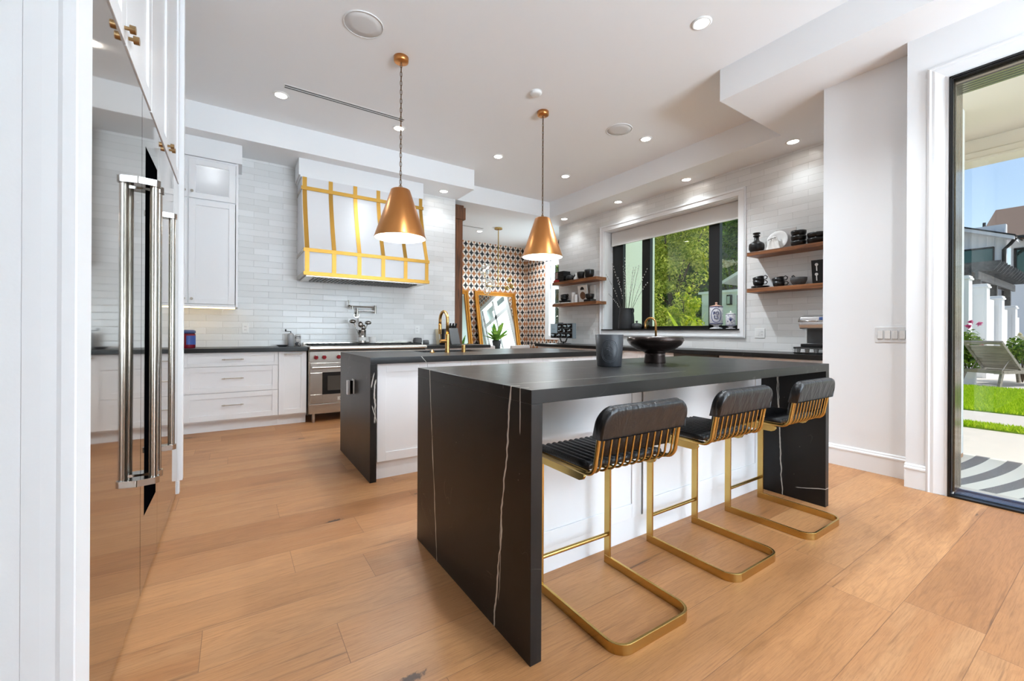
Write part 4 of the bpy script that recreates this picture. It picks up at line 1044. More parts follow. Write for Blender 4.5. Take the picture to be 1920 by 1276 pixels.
B().tube([(5.15, 3.95, .98), (5.15, 3.95, 1.23)] + arc((5.15 , 3.95 + r, 1.235), r, pi, -.25, 16, 'yz') + [(5.15, 3.95 + 2 * r + .004, 1.165)], .0155, 14).build('spout', FGOLD, t)
B().cyl((5.15, 3.95, .97), (5.15, 3.89, .985), .008, n=10).cyl((5.15, 3.895, .98), (5.15, 3.885, 1.06), .006, n=10).build('lever', FGOLD, t)
t = T('small_plant_glass', 'small amber glass with a green sprig beside the brass window faucet', 'glass', (5.46, 4.36, 1.166))
B().lathe([(0, 0), (.028, 0), (.055, .12), (.052, .12), (.026, .006), (0, .006)], (5.46, 4.36, 1.166), 20).build('glass', glass('amber glass', (.85, .75, .42, 1), .1), t)
b = B()
for i in range(14):
    a = random.uniform(0, 6.28); p = Vector((5.46, 4.36, 1.20)); q = p + Vector((cos(a) * .035, sin(a) * .035, random.uniform(.07, .13))); b.bar([p, p.lerp(q, .6), q], .012, .0012, (cos(a), sin(a), .3))
b.build('sprig', LEAFP, t)

# coffee machine and pods beside the pantry wall
t = T('coffee_machine', 'silver and black pod coffee machine at the right end of the window counter', 'coffee maker', (5.08, 1.86, .967))
B().box(5.10, 5.30, 1.74, 1.985, 1.005, 1.16).build('back_body', plain('charcoal plastic', lin(74, 76, 78), .4), t, .006)
B().box(4.98, 5.32, 1.72, 2.0, .967, 1.0).build('drip_base', BLACKM, t, .006)
hd = B().prism([(4.93, 1.20), (4.95, 1.16), (5.05, 1.145), (5.32, 1.145), (5.32, 1.30), (5.05, 1.305), (4.96, 1.28)], 1.73, 1.995, 'y').build('brew_head', plain('silver plastic', lin(196, 196, 196), .25, .7), t, .012)
B().tube([(4.955, 1.995, 1.265), (4.90, 1.985, 1.235), (4.90, 1.74, 1.235), (4.955, 1.735, 1.265)], .009, 8).build('handle', CHROME, hd)
B().box(4.945, 4.955, 1.75, 1.82, 1.21, 1.275).build('display', plain('blue display', lin(70, 96, 150), .3), hd, .002)
B().box(5.10, 5.30, 1.986, 1.994, 1.005, 1.145).build('side_trim', WPLAST, t, .002)
t = T('pod_drawer', 'black wire drawer of coffee pods under the coffee machine', 'pod holder', (5.08, 1.87, .895))
B().box(4.96, 5.32, 1.70, 2.06, .955, .966).box(4.98, 5.32, 1.70, 2.06, .895, .903).build('tray', BLACKM, t, .002)
B().tube([(4.955, 1.705, .905), (4.955, 2.055, .905), (4.955, 2.055, .95), (4.955, 1.705, .95)], .004, 6, True).tube([(4.99, 1.705, .903), (4.99, 1.705, .957)], .004, 6).tube([(4.99, 2.055, .903), (4.99, 2.055, .957)], .004, 6).build('wire_front', BLACKM, t)
proto = None
for i in range(4):
    y = 2.02 - i * .082
    if proto is None:
        o = T('coffee_pod', '', 'coffee pod', (4.985, y, .9035), 'coffee pods in the wire drawer'); proto = o
        B().lathe([(0, 0), (.016, 0), (.022, .040), (.0245, .041), (.0245, .043), (0, .043)], (4.985, y, .9035), 18).build('cup', WPLAST, o)
        B().cyl((4.985, y, .9466), (4.985, y, .9472), .022, n=18).build('foil', GREY, o)
    else: o = copytree(proto); o.location = (4.985, y, .9035)
    o['label'] = ['leftmost white coffee pod in the wire drawer', 'second white coffee pod from the left in the wire drawer', 'third white coffee pod from the left in the wire drawer', 'white coffee pod nearest the pantry wall in the wire drawer'][i]

# floating shelves
SD = .255
def shelf(y0, y1, ztop, th, label):
    tag(B().box(XW - SD, XW - .001, y0, y1, ztop - th, ztop).build('floating_shelf', SHELFW, None, .003), label, 'shelf', 'walnut floating shelves')
shelf(1.545, 2.65, 2.08, .045, 'upper walnut shelf right of the kitchen window')
shelf(1.545, 2.65, 1.645, .048, 'lower walnut shelf right of the kitchen window')
shelf(5.185, 6.37, 2.075, .055, 'upper small walnut shelf left of the kitchen window')
shelf(5.185, 6.37, 1.655, .052, 'lower small walnut shelf left of the kitchen window')
XS = 5.285
def bowl_prof(r, h, foot=.55, wall=.006): return [(0, 0), (r * foot, 0), (r * .92, h * .35), (r, h * .75), (r * .985, h), (r * .95, h), (r * .9, h * .4), (r * foot, .008), (0, .008)]
def bowl(name, label, c, r, h, mat, group=None, cat='bowl'):
    t = tag(B().lathe(bowl_prof(r, h), c, 32).build(name, mat), label, cat, group); return t
z = 2.08
t = T('bottle_vase', 'black bottle vase with a double-ringed neck on the upper right shelf', 'vase', (XS, 2.60, z))
B().lathe([(0, 0), (.060, 0), (.074, .03), (.084, .05), (.084, .095), (.078, .115), (.035, .145), (.027, .16), (.027, .215), (0, .215)], (XS, 2.60, z), 36).build('body', BLACKC, t)
B().lathe([(.027, .200), (.038, .203), (.038, .214), (.028, .218), (.028, .228), (.041, .232), (.041, .246), (.024, .247), (.022, .2), (0, .2)], (XS, 2.60, z), 32).build('neck_rings', BLACKC, t)
tag(B().box(5.365, 5.385, 2.205, 2.42, z, 2.335).build('marble_board', plain('grey white marble', lin(206, 203, 202), .35, var=.1), None, .003), 'pale marble board standing at the back of the upper right shelf', 'board')
M = Matrix.Translation((5.335, 2.385, z + .118)) @ Matrix.Rotation(radians(-80), 4, 'Y')
b = B(M).lathe([(0, 0), (.075, 0), (.112, .012), (.118, .016), (.112, .019), (.075, .007), (0, .007)], (0, 0, 0), 44)
tag(b.build('dinner_plate', WCER), 'round white plate standing upright against the marble board', 'plate')
t = T('linen_napkin', 'draped white napkin with a small twig tied in front of the white plate', 'napkin', (5.27, 2.40, z))
b = B(); rows = []
for i in range(13):
    s = i / 12; zz = z + .004 + (1 - s) * .165
    rows.append([Vector((5.285 - .035 * s + .008 * sin(9 * k + 4 * s), 2.40 + (k - .5) * (.045 + .13 * s), zz)) for k in [j / 12 for j in range(13)]])
vs = [p for r_ in rows for p in r_]; b.add(vs, [(i * 13 + j, i * 13 + j + 1, (i + 1) * 13 + j + 1, (i + 1) * 13 + j) for i in range(12) for j in range(12)], True)
o = b.build('cloth', PAPERW, t); sm = o.modifiers.new('thickness', 'SOLIDIFY'); sm.thickness = .003
B().tube([(5.262, 2.46, z + .128), (5.255, 2.42, z + .142), (5.262, 2.37, z + .146)], .003, 6).tube([(5.258, 2.43, z + .138), (5.25, 2.41, z + .12)], .0022, 5).build('twig', STEMS, t)
for k in range(3): bowl('bowl', ['bottom black bowl of the stack of three on the upper right shelf', 'middle black bowl of the stack of three on the upper right shelf', 'top black bowl of the stack of three on the upper right shelf'][k], (XS, 2.146, z + k * .058), .076, .066, BLACKC, 'black stacked bowls')
for k in range(2): bowl('bowl', ['lower black bowl of the pair beside the pantry wall on the upper right shelf', 'upper black bowl of the pair beside the pantry wall on the upper right shelf'][k], (XS, 1.965, z + k * .058), .092, .066, BLACKC, 'black stacked bowls')
def cup(label, c, r, h, a, tilt=0.0, mat=BLACKC, group='black cups on the shelves'):
    t = T('cup', label, 'cup', (0, 0, 0), group)
    B().lathe([(0, 0), (r * .6, 0), (r * .92, h * .35), (r, h), (r * .94, h), (r * .86, h * .4), (r * .5, .008), (0, .008)], (0, 0, 0), 28).build('body', mat, t)
    B().tube([(r * .9, 0, h * .85), (r * 1.35, 0, h * .95), (r * 1.65, 0, h * .65), (r * 1.45, 0, h * .32), (r * .9, 0, h * .3)], .0055, 8).build('handle', mat, t)
    t.location = c; t.rotation_euler = (0, tilt, a)
    return t
z = 1.645; HA = -pi / 2
for k in range(2): tag(B().lathe([(0, 0), (.06, 0), (.098, .013), (.098, .017), (.06, .008), (0, .008)], (XS, 2.555, z + k * .0135), 32).build('saucer', BLACKC), ['bottom black saucer under the cups beside the window casing, lower right shelf', 'top black saucer under the cups beside the window casing, lower right shelf'][k], 'saucer', 'black saucers')
cup('black cup on the two saucers, lower right shelf', (XS, 2.575, z + .032), .062, .068, HA); cup('tilted black cup nested in the cup on the saucers, lower right shelf', (XS, 2.565, z + .075), .062, .068, HA, -.22)
cup('lower black cup of the nested pair left of the mortar', (XS, 2.35, z), .062, .068, HA); cup('tilted upper black cup of the nested pair left of the mortar', (XS, 2.345, z + .045), .062, .068, HA, -.22)
tag(B().lathe([(0, 0), (.052, 0), (.050, .012), (.062, .02), (.080, .06), (.082, .092), (.072, .092), (.066, .06), (.04, .03), (0, .028)], (XS, 2.143, z), 36).build('mortar', plain('grey granite mortar', lin(84, 84, 84), .8, var=.3, bump=.5, bscale=120)), 'grey granite mortar on the lower right shelf', 'mortar')
tag(B().tube([(XS, 2.135, z + .042), (XS, 2.18, z + .09), (XS, 2.205, z + .116)], [.013, .012, .015], 14).build('pestle', BLACKC), 'dark pestle resting in the granite mortar', 'pestle')
t = T('recipe_book', 'black book with white utensils on its cover standing beside the pantry wall', 'book', (5.33, 1.92, z))
BM = Matrix.Translation((5.33, 1.925, z)) @ Matrix.Rotation(radians(-8), 4, 'Y') @ Matrix.Rotation(0, 4, 'Z')
B(BM).box(-.014, .014, -.095, .095, 0, .27).build('cover', BLACKC, t, .002); B(BM).box(-.011, .011, -.0945, .09, .002, .272).build('pages', PAPERW, t)
for yy, zz in ((.045, .15), (.05, .045)):
    b = B(BM); b.cyl((-.0145, yy, zz + .07), (-.0165, yy, zz + .07), .016, n=16).box(-.0165, -.0145, yy - .005, yy + .005, zz, zz + .07); b.build('printed_utensil', PAPERW, t)

# left shelves
z = 2.075
t = T('book_stack', 'dark square stack with a mottled spine at the far end of the upper left shelf', 'storage box', (XS, 6.20, z))
for k in range(6): B().box(5.20, 5.37, 6.085, 6.35, z + k * .034, z + k * .034 + .032).build('tier', BLACKC, t, .002)
B().box(5.192, 5.1995, 6.25, 6.32, z + .07, z + .19).build('spine_print', plain('mottled print', lin(150, 130, 122), .5, var=.5), t)
tag(B().prism([(6.20, z), (6.34, z), (6.34, z + .03), (6.28, z + .055), (6.20, z + .035)], 5.163, 5.19, 'x').build('red_tin', plain('red enamel', lin(170, 30, 24), .4), None, .004), 'small red tin in front of the dark stack, upper left shelf', 'tin')
t = T('teapot', 'black cast iron teapot on the upper left shelf', 'teapot', (XS - .01, 6.0, z))
B().lathe([(0, 0), (.05, 0), (.085, .03), (.09, .06), (.07, .1), (.03, .115), (0, .118)], (XS - .01, 5.98, z), 30).build('body', IRON, t); B().sphere((XS - .01, 5.98, z + .125), .014).build('lid_knob', IRON, t)
B().tube([(XS - .01, 5.91, z + .05), (XS - .01, 5.87, z + .07), (XS - .01, 5.85, z + .11)], [.018, .013, .010], 10).build('spout', IRON, t)
t = pot('bud_vase', 'small white vase with a thin neck between teapot and cups, upper left shelf', 'vase', [(0, 0), (.045, 0), (.052, .03), (.035, .06), (.014, .08), (.01, .13), (.0, .13)], (XS - .02, 5.80, z), WCER)
bowl('bowl', 'left round black cup-bowl on the upper left shelf', (XS - .02, 5.66, z), .082, .135, BLACKC, 'black round bowls, upper left shelf'); bowl('bowl', 'right round black cup-bowl near the window, upper left shelf', (XS - .02, 5.46, z + .0), .088, .15, BLACKC, 'black round bowls, upper left shelf')
tag(B().prism([(5.55, z), (5.58, z), (5.575, z + .13), (5.555, z + .13)], XS - .03, XS + .0, 'x').build('folded_card', PAPERW), 'white folded card between the two black cup-bowls', 'card')
z = 1.655
tag(B().box(5.18, 5.33, 6.15, 6.36, z, z + .02).build('notebook', plain('grey notebook', lin(190, 186, 182), .6), None, .002), 'flat grey notebook at the far end of the lower left shelf', 'book')
tag(B().box(5.18, 5.33, 5.92, 6.13, z, z + .022).build('notebook', PAPERW, None, .002), 'flat white notebook beside the black saucers, lower left shelf', 'book')
for k in range(2): tag(B().lathe([(0, 0), (.08, 0), (.12, .014), (.12, .019), (.08, .009), (0, .009)], (5.285, 6.145, z + .024 + k * .016), 32).build('saucer', BLACKC), ['bottom black saucer on the notebooks, lower left shelf', 'top black saucer on the notebooks, lower left shelf'][k], 'saucer', 'black saucers')
cup('lower black cup on saucers, lower left shelf', (XS, 6.16, z + .06), .075, .075, HA); cup('upper black cup nested on saucers, lower left shelf', (XS, 6.15, z + .10), .075, .075, HA, -.15)
tag(B().cyl((XS, 5.90, z + .001), (XS, 5.90, z + .20), .034, n=24).build('pillar_candle', WCER), 'taller white cylinder candle on the lower left shelf', 'candle', 'white cylinder candles'); tag(B().cyl((XS - .02, 5.805, z + .001), (XS - .02, 5.805, z + .155), .03, n=24).build('pillar_candle', WCER), 'shorter white cylinder candle on the lower left shelf', 'candle', 'white cylinder candles')
t = T('cookbook', 'white cookbook with a round dish on its cover, lower left shelf', 'book', (5.31, 5.66, z))
BM = Matrix.Translation((5.325, 5.655, z)) @ Matrix.Rotation(radians(8), 4, 'Y').inverted()
B(BM).box(-.012, .012, -.115, .115, 0, .32).build('cover', PAPERW, t, .002)
B(BM).cyl((-.0125, 0, .13), (-.014, 0, .13), .07, n=28).build('printed_dish', plain('printed dish', lin(120, 84, 60), .6, var=.6), t)
B(BM).prism([(-.05, .235), (.05, .235)] + [(.05 * cos(a), .235 + .055 * sin(a)) for a in [pi * i / 10 for i in range(11)]], -.0145, -.0125, 'x').build('printed_dome', BLACKM, t)
tag(B().box(5.345, 5.40, 5.42, 5.52, z, z + .30).build('standing_book', plain('cream book', lin(214, 210, 204), .6), None, .002), 'plain white book standing behind the cookbook, lower left shelf', 'book')
tag(B().box(5.365, 5.39, 5.80, 5.83, z, z + .26).build('thin_black_book', BLACKC, None, .002), 'thin black book standing left of the cookbook, lower left shelf', 'book')
tag(B().box(5.20, 5.34, 5.36, 5.53, z, z + .045).build('black_box', BLACKC, None, .003), 'flat black box under the black bowl at the right end of the lower left shelf', 'box')
bowl('bowl', 'black bowl on the flat black box, lower left shelf', (XS - .015, 5.45, z + .045), .082, .095, BLACKC)

# display case on the counter
t = T('sample_case', 'tilted display case of twelve compartments on a stand under the left shelves', 'display case', (5.1, 5.97, .895))
B().box(5.06, 5.14, 5.655, 6.29, 1.0, 1.275).build('case', plain('blue grey case', lin(120, 130, 136), .4), t, .004)
B().box(5.054, 5.06, 6.09, 6.28, 1.09, 1.265).build('pale_panel', SCREEN, t, .002)
B().box(5.051, 5.054, 6.14, 6.24, 1.165, 1.173).build('printed_line', plain('faint print', lin(130, 150, 164), .5), t)
cells = [(k, 1) for k in range(4)] + [(k, 2) for k in range(3)] + [(k, 3) for k in range(3)]
i = 0
for row, (z0, zn) in enumerate(((1.19, .075), (1.105, .075), (1.012, .082))):
    n = (3, 3, 4)[row]; yl, yr_ = (6.08, 5.67) if row < 2 else (6.27, 5.67)
    wd = (yl - yr_) / n
    for k in range(n):
        ya = yl - k * wd
        c = B().box(5.052, 5.060, ya - wd + .008, ya - .008, z0, z0 + zn).build('compartment', BLACKG, t)
        b = B()
        for q in range(4):
            p = Vector((5.045, ya - wd * random.uniform(.25, .75), z0 + zn * random.uniform(.3, .7)))
            b.sphere(p, random.uniform(.009, .016), 8, 5)
        b.build('sample', plain('pale stone sample', lin(176, 190, 196), .4, var=.3), c)
B().tube([(5.10, 6.06, 1.0), (5.10, 6.02, .93), (5.10, 5.90, .93), (5.10, 5.86, 1.0)], .012, 8).cyl((5.10, 5.96, .94), (5.10, 5.96, .90), .014, n=12).box(5.02, 5.20, 5.86, 6.06, .895, .905).build('stand', BLACKM, t)
B().box(5.07, 5.13, 6.0, 6.1, 1.275, 1.29).build('clasp', BLACKM, t, .003)

# things on the window sill
zs_ = 1.166
t = T('black_vase', 'tall matte black vase with two ring handles on the window sill', 'vase', (5.50, 4.81, zs_))
B().lathe([(0, 0), (.128, 0), (.136, .02), (.126, .2), (.112, .32), (.116, .345), (.118, .352), (.108, .352), (.10, .3), (.118, .03), (0, .03)], (5.50, 4.81, zs_), 40).build('body', BLACKMAT, t)
for s in (-1, 1): B().tube([(5.50, 4.81 + s * (.118 + .026 * (1 - cos(q)) * .5 + .012 * sin(q / 2)), zs_ + .31 + .032 * sin(q)) for q in [2 * pi * i / 16 for i in range(16)]], .008, 8, True).build('ring_handle', BLACKMAT, t)
tips = [((5.42, 5.20, 2.12), 'leftmost'), ((5.46, 5.10, 2.30), ''), ((5.52, 5.02, 2.05), ''), ((5.54, 4.92, 2.24), ''), ((5.47, 4.83, 2.36), ''), ((5.56, 4.72, 2.20), ''), ((5.50, 4.62, 2.18), ''), ((5.44, 4.50, 2.19), ''), ((5.52, 4.41, 2.13), ''), ((5.46, 4.36, 1.90), 'lowest'), ((5.44, 5.15, 1.78), ''), ((5.53, 4.88, 2.12), '')]
desc = ['bare willow branch leaning farthest left from the black vase', 'tall willow branch second from the left in the black vase', 'short willow branch between the two tall left branches', 'willow branch rising just left of the vase centre', 'tallest willow branch, standing nearly upright in the black vase', 'upright willow branch just right of the vase centre', 'willow branch crossing the pale left window pane', 'willow branch leaning right towards the first black mullion', 'tall willow branch ending in front of the first black mullion', 'lowest willow branch leaning right past the first mullion', 'low willow branch arching down on the left of the black vase', 'short upright willow branch in the middle of the bunch']
for (tp, _), lb in zip(tips, desc):
    p0 = Vector((5.50 + random.uniform(-.04, .04), 4.81 + random.uniform(-.05, .05), zs_ + .05)); p1 = Vector(tp); mid = p0.lerp(p1, .5) + Vector((0, (p0.y - p1.y) * .18, .04))
    t = T('willow_branch', lb, 'branch', p0, 'willow branches in the black vase')
    pts = [p0.lerp(mid, s).lerp(mid.lerp(p1, s), s) for s in [i / 8 for i in range(9)]]
    B().tube(pts, [.0045 - .003 * i / 8 for i in range(9)], 6).build('stem', STEMS, t)
    b = B()
    for s in [.55 + .45 * i / 9 for i in range(10)]:
        q = p0.lerp(mid, s).lerp(mid.lerp(p1, s), s); b.sphere(q + Vector((random.uniform(-.006, .006), random.uniform(-.008, .008), .004)), .0062, 7, 5, 1.7)
    b.build('catkins', CATK, t)
t = T('lidded_pot', 'small black lidded pot beside the tall black vase on the sill', 'pot', (5.46, 4.56, zs_))
B().lathe([(0, 0), (.055, 0), (.078, .025), (.08, .07), (.07, .075), (0, .075)], (5.46, 4.56, zs_), 30).build('body', DGREY, t); B().lathe([(.078, .075), (.07, .09), (.02, .10), (.012, .11), (.022, .125), (.016, .137), (0, .14)], (5.46, 4.56, zs_), 30).build('lid', DGREY, t)
def delft(label, c, r, h, letters=None):
    t = T('delft_jar', label, 'jar', c, 'blue and white jars on the sill')
    B().lathe([(0, 0), (r * .95, 0), (r * .95, h * .03), (r * .4, h * .07), (r * .4, h * .12), (r * .9, h * .17), (0, h * .17)], c, 32).build('foot', DELFT, t)
    body = B().lathe([(0, h * .17), (r * .95, h * .17), (r, h * .19), (r, h * .80), (r * .95, h * .83), (0, h * .83)], c, 36).build('body', DELFT, t)
    for zz in (.185, .80): B().lathe([(r * 1.005, h * zz), (r * 1.02, h * (zz + .012)), (r * 1.005, h * (zz + .024))], c, 36).build('band', BLUEG, t)
    lid = B().lathe([(r * .97, h * .83), (r * 1.0, h * .845), (r * .5, h * .88), (r * .18, h * .90), (r * .12, h * .93), (r * .2, h * .96), (r * .15, h * .99), (0, h)], c, 28).build('lid', WCER if letters is None else plain('copper lid', lin(200, 160, 140), .3), t)
    if letters:
        d = Vector((-c[0], -c[1], 0)).normalized(); s = Vector((-d.y, d.x, 0))
        for txt, zz, sz in letters:
            rot = Matrix((( s.x, 0, d.x, 0), (s.y, 0, d.y, 0), (0, 1, 0, 0), (0, 0, 0, 1)))
            p = Vector(c) + d * (r * .955) + Vector((0, 0, zz)); text(txt, sz, p, rot, BLUEG, body, ext=r * .12)
        ov = [2 * pi * i / 40 for i in range(40)]
        b = B().tube([Vector(c) + (d * cos(.75 * cos(q)) + s * sin(.75 * cos(q))) * r * 1.005 + Vector((0, 0, h * .5 + h * .26 * sin(q))) for q in ov], .0045, 6, True); b.build('painted_oval', BLUEG, body)
    else:
        d = Vector((-c[0], -c[1], 0)).normalized(); s = Vector((-d.y, d.x, 0)); b = B()
        for k in range(-2, 3):
            b.tube([Vector(c) + d * r * .99 + Vector((0, 0, h * .42)), Vector(c) + (d * cos(k * .2) + s * sin(k * .2)) * r * 1.01 + Vector((0, 0, h * (.66 - abs(k) * .04)))], .0035, 5)
        b.build('painted_flower', BLUEG, body)
delft('taller blue and white jar with painted letters on the right of the sill', (5.48, 3.222, zs_), .084, .365, [('FO', .21, .06), ('LS', .155, .06)])
delft('smaller blue and white lidded jar at the right end of the sill', (5.48, 3.022, zs_), .060, .235)

# roller shade
t = T('roller_shade', 'white roller shade at the top of the kitchen window', 'blind', (5.55, 4.06, 2.64))
B().box(5.555, 5.56, 2.925, 5.20, 2.64, 2.865).build('fabric', SHADEF, t); B().box(5.545, 5.57, 2.925, 5.20, 2.625, 2.643).build('hem_bar', WPLAST, t, .003)
B().cyl((5.585, 2.925, 2.835), (5.585, 5.20, 2.835), .028, n=18).build('roller', SHADEF, t)

# switch bank on the pantry wall
t = T('switch_plate', 'wide white switch plate with a keypad on the pantry wall', 'light switch', (4.265, 1.07, 1.10))
f = B(frame_map((4.265, 1.183, 1.042), (0, -1, 0), (-1, 0, 0))); f.box(0, .224, -.0065, 0, 0, .119).build('plate', plain('switch plate white', lin(226, 226, 226), .35), t, .002)
for k in range(4):
    g = B(frame_map((4.265, 1.183, 1.042), (0, -1, 0), (-1, 0, 0))); x = .018 + k * .044
    g.box(x, x + .032, -.014, -.006, .027, .092).build('rocker', WCER, t, .0015)
    g = B(frame_map((4.265, 1.183, 1.042), (0, -1, 0), (-1, 0, 0))); g.box(x - .002, x + .034, -.0068, -.006, .025, .094).build('rocker_gap', GREY, t)
g = B(frame_map((4.265, 1.183, 1.042), (0, -1, 0), (-1, 0, 0)))
for k in range(5): g.box(.193, .222, -.009, -.006, .030 + k * .0125, .039 + k * .0125)
g.build('keypad', GREY, t)

# ================================================================= DINING ROOM
def lean_mirror(label, x0, x1, h, y0, y1):
    t = T('floor_mirror', label, 'mirror', ((x0 + x1) / 2, y0, 0), 'gilt floor mirrors')
    a = math.atan2(y1 - y0, h); M = Matrix.Translation((x0, y0, 0)) @ Matrix.Rotation(-a, 4, 'X')
    wd, H = x1 - x0, math.hypot(h, y1 - y0)
    b = B(M)
    for o, th, k in ((0, .05, .045), (.04, .035, .05), (.07, .045, .03)):
        b.box(o, o + k, -th, 0, o, H - o).box(wd - o - k, wd - o, -th, 0, o, H - o).box(o, wd - o, -th, 0, o, o + k).box(o, wd - o, -th, 0, H - o - k, H - o)
    b.build('frame', GILT, t, .004)
    B(M).box(.08, wd - .08, -.015, -.005, .08, H - .08).build('mirror_glass', MIRROR, t)
lean_mirror('large gold framed mirror leaning on the patterned wall behind the plant', 4.93, 6.13, 2.12, 8.72, 9.16)
lean_mirror('gold framed mirror beside the timber post, mostly hidden by it', 3.52, 4.745, 2.12, 8.72, 9.16)
t = T('chandelier', 'brass chandelier with clustered clear glass globes in the dining room', 'chandelier', (4.75, 7.72, ZD))
B().cyl((4.75, 7.72, ZD - .03), (4.75, 7.72, ZD), .085, n=28).build('canopy', GOLD, t)
B().cyl((4.75, 7.72, 2.08), (4.75, 7.72, ZD - .03), .011, n=12).build('rod', GOLD, t)
B().tube([(4.53, 7.86, 2.10), (4.75, 7.72, 2.10), (4.92, 7.60, 2.08), (4.95, 7.58, 2.22)], .009, 8).tube([(4.53, 7.86, 2.10), (4.50, 7.88, 2.42)], .009, 8).build('arm', GOLD, t)
for p, r in (((4.49, 7.88, 2.44), .115), ((4.56, 7.84, 2.50), .085), ((4.60, 7.82, 2.15), .125), ((4.55, 7.85, 2.00), .085), ((4.50, 7.90, 2.22), .08)):
    g = B().sphere(p, r, 22, 14).build('globe', GLOBE, t); B().sphere(p, .02, 10, 8).build('bulb', BULB, g)
for p in ((4.95, 7.58, 2.24), (4.90, 7.61, 2.06), (4.99, 7.56, 2.10)): B().sphere(p, .05, 16, 10).build('brass_ball', GOLD, t)
t = T('dining_table', 'pale dining table top behind the far island under the plant', 'table', (4.9, 7.95, 0))
B().box(4.0, 5.8, 7.5, 8.4, .69, .73).build('tabletop', UPH, t, .006)
for x in (4.1, 5.7):
    for y in (7.6, 8.3): B().box(x - .04, x + .04, y - .04, y + .04, 0, .69).build('leg', UPH, t)
def chair(x, y, label):
    t = T('dining_chair', label, 'chair', (x, y, 0), 'pale dining chairs')
    B().box(x - .23, x + .23, y - .02, y + .42, .40, .48).build('seat', UPH, t, .02); B().box(x - .23, x + .23, y - .07, y, .46, .845).build('backrest', UPH, t, .02)
    for dx in (-.2, .2):
        for dy in (-.03, .38): B().cyl((x + dx, y + dy, 0), (x + dx, y + dy, .41), .015, n=8).build('leg', BLACKM, t)
chair(3.98, 7.0, 'pale dining chair back showing left of the plant above the far island'); chair(4.80, 6.98, 'pale dining chair back showing right of the plant above the far island')
t = T('potted_plant', 'green strappy plant in a dark grey pot in front of the gold mirror', 'plant', (4.86, 7.95, .73))
B().lathe([(0, 0), (.075, 0), (.10, .16), (.098, .20), (.088, .20), (.085, .16), (0, .155)], (4.86, 7.95, .73), 30).build('pot', DGREY, t)
b = B()
for i in range(26):
    a = i * 2.4; L = random.uniform(.38, .62); el = random.uniform(.5, 1.35); p = Vector((4.86, 7.95, .90)); pts = []
    for k in range(7):
        s = k / 6; pts.append(p + Vector((cos(a) * cos(el), sin(a) * cos(el), sin(el))) * (L * s) + Vector((0, 0, -.20 * s * s * cos(el))))
    for k in range(6):
        w0, w1 =   .048 * sin(pi * (k / 6 * .85 + .12)), .048 * sin(pi * ((k + 1) / 6 * .85 + .12)); sd_ = Vector((-sin(a), cos(a), 0))
        b.quad(pts[k] - sd_ * w0, pts[k] + sd_ * w0, pts[k + 1] + sd_ * w1, pts[k + 1] - sd_ * w1)
b.build('leaves', LEAFP, t)
area('daylight_fill', (6.9, 7.45, 1.95), (-1, 0, 0), 1.3, 1.6, 32, DAY)

# ================================================================= OUTSIDE
struct(B().box(4.30, 60, -25, 40, -.30, -.05), 'ground', PAVE)
struct(B().box(-20, 6.6, 9.4, 40, -.30, -.06), 'ground_back', TURF)
struct(B().box(4.30, 6.95, -5, .929, 3.20, 3.30).box(5.701, 6.95, .929, 1.75, 3.20, 3.30), 'porch_ceiling', SOFFB)
b = B().box(6.62, 6.80, -5, 1.75, 2.98, 3.20).box(6.58, 6.62, -5, 1.75, 2.98, 3.05).box(6.56, 6.84, -5, 1.75, 2.955, 2.982)
struct(b, 'porch_beam', SOFFB, .004)
struct(B().box(5.70, 7.3, 1.75, 6.45, 3.46, 3.56), 'eave_sun_block', SOFFB)  # out-of-view overhang added to keep sun out of the kitchen window
tag(B().box(4.45, 5.86, -2.5, 2.2, -.05, -.038).build('outdoor_rug', RUG), 'grey and cream striped outdoor rug outside the glass door', 'rug')
def grass(name, label, x0, x1, y0, y1, n, hgt):
    base = struct(B().box(x0, x1, y0 - 12, y1 + 8, -.06, -.035), name + '_soil', TURF)
    b = B()
    for _ in range(n):
        x, y = random.uniform(x0, x1), random.uniform(y0, y1); a = random.uniform(0, 6.28); h = hgt * random.uniform(.6, 1.2); w_ = .007 + hgt * .06
        c, s = cos(a) * w_, sin(a) * w_; lx, ly = random.uniform(-.5, .5) * h, random.uniform(-.5, .5) * h
        b.add([(x - c, y - s, -.036), (x + c, y + s, -.036), (x + lx, y + ly, -.036 + h)], [(0, 1, 2)])
    o = b.build(name, GRASS); tag(o, label, 'grass'); o['kind'] = 'stuff'
grass('lawn', 'bright green lawn beyond the pale paving outside the glass door', 9.35, 13.5, .3, 2.7, 26000, .055)
grass('grass_strip', 'thin strip of grass between the pale paving slabs outside the glass door', 7.62, 7.93, .2, 1.7, 3500, .05)
# sun lounger seen from behind
t = T('sun_lounger', 'weathered grey slatted sun lounger on the paving beyond the lawn', 'sun lounger', (0, 0, 0))
def LB(): return B()
W2 = .34
LB().box(-W2, -W2 + .05, 0, 1.85, .30, .37).box(W2 - .05, W2, 0, 1.85, .30, .37).box(-W2, W2, -.02, .05, .30, .37).box(-W2, W2, 1.80, 1.87, .30, .37).build('frame', CHAIRW, t, .004)
for sx_ in (-1, 1):
    for y0, y1 in ((.06, -.10), (1.72, 1.84)): LB().bar([(sx_ * (W2 - .03), y0, .36), (sx_ * (W2 + .0), y1, 0)], .05, .07, (0, 1, .2)).build('leg', CHAIRW, t, .003)
bk = LB(); pb, ptp = Vector((0, .62, .38)), Vector((0, .02, .98)); dvec = (ptp - pb).normalized()
for sx_ in (-1, 1): bk.bar([pb + Vector((sx_ * (W2 - .03), 0, 0)), ptp + Vector((sx_ * (W2 - .03), 0, 0))], .05, .06, (0, .7, .7))
bk.bar([ptp + Vector((-W2, 0, 0)), ptp + Vector((W2, 0, 0))], .07, .05, (0, .7, .7))
bko = bk.build('backrest_frame', CHAIRW, t, .003)
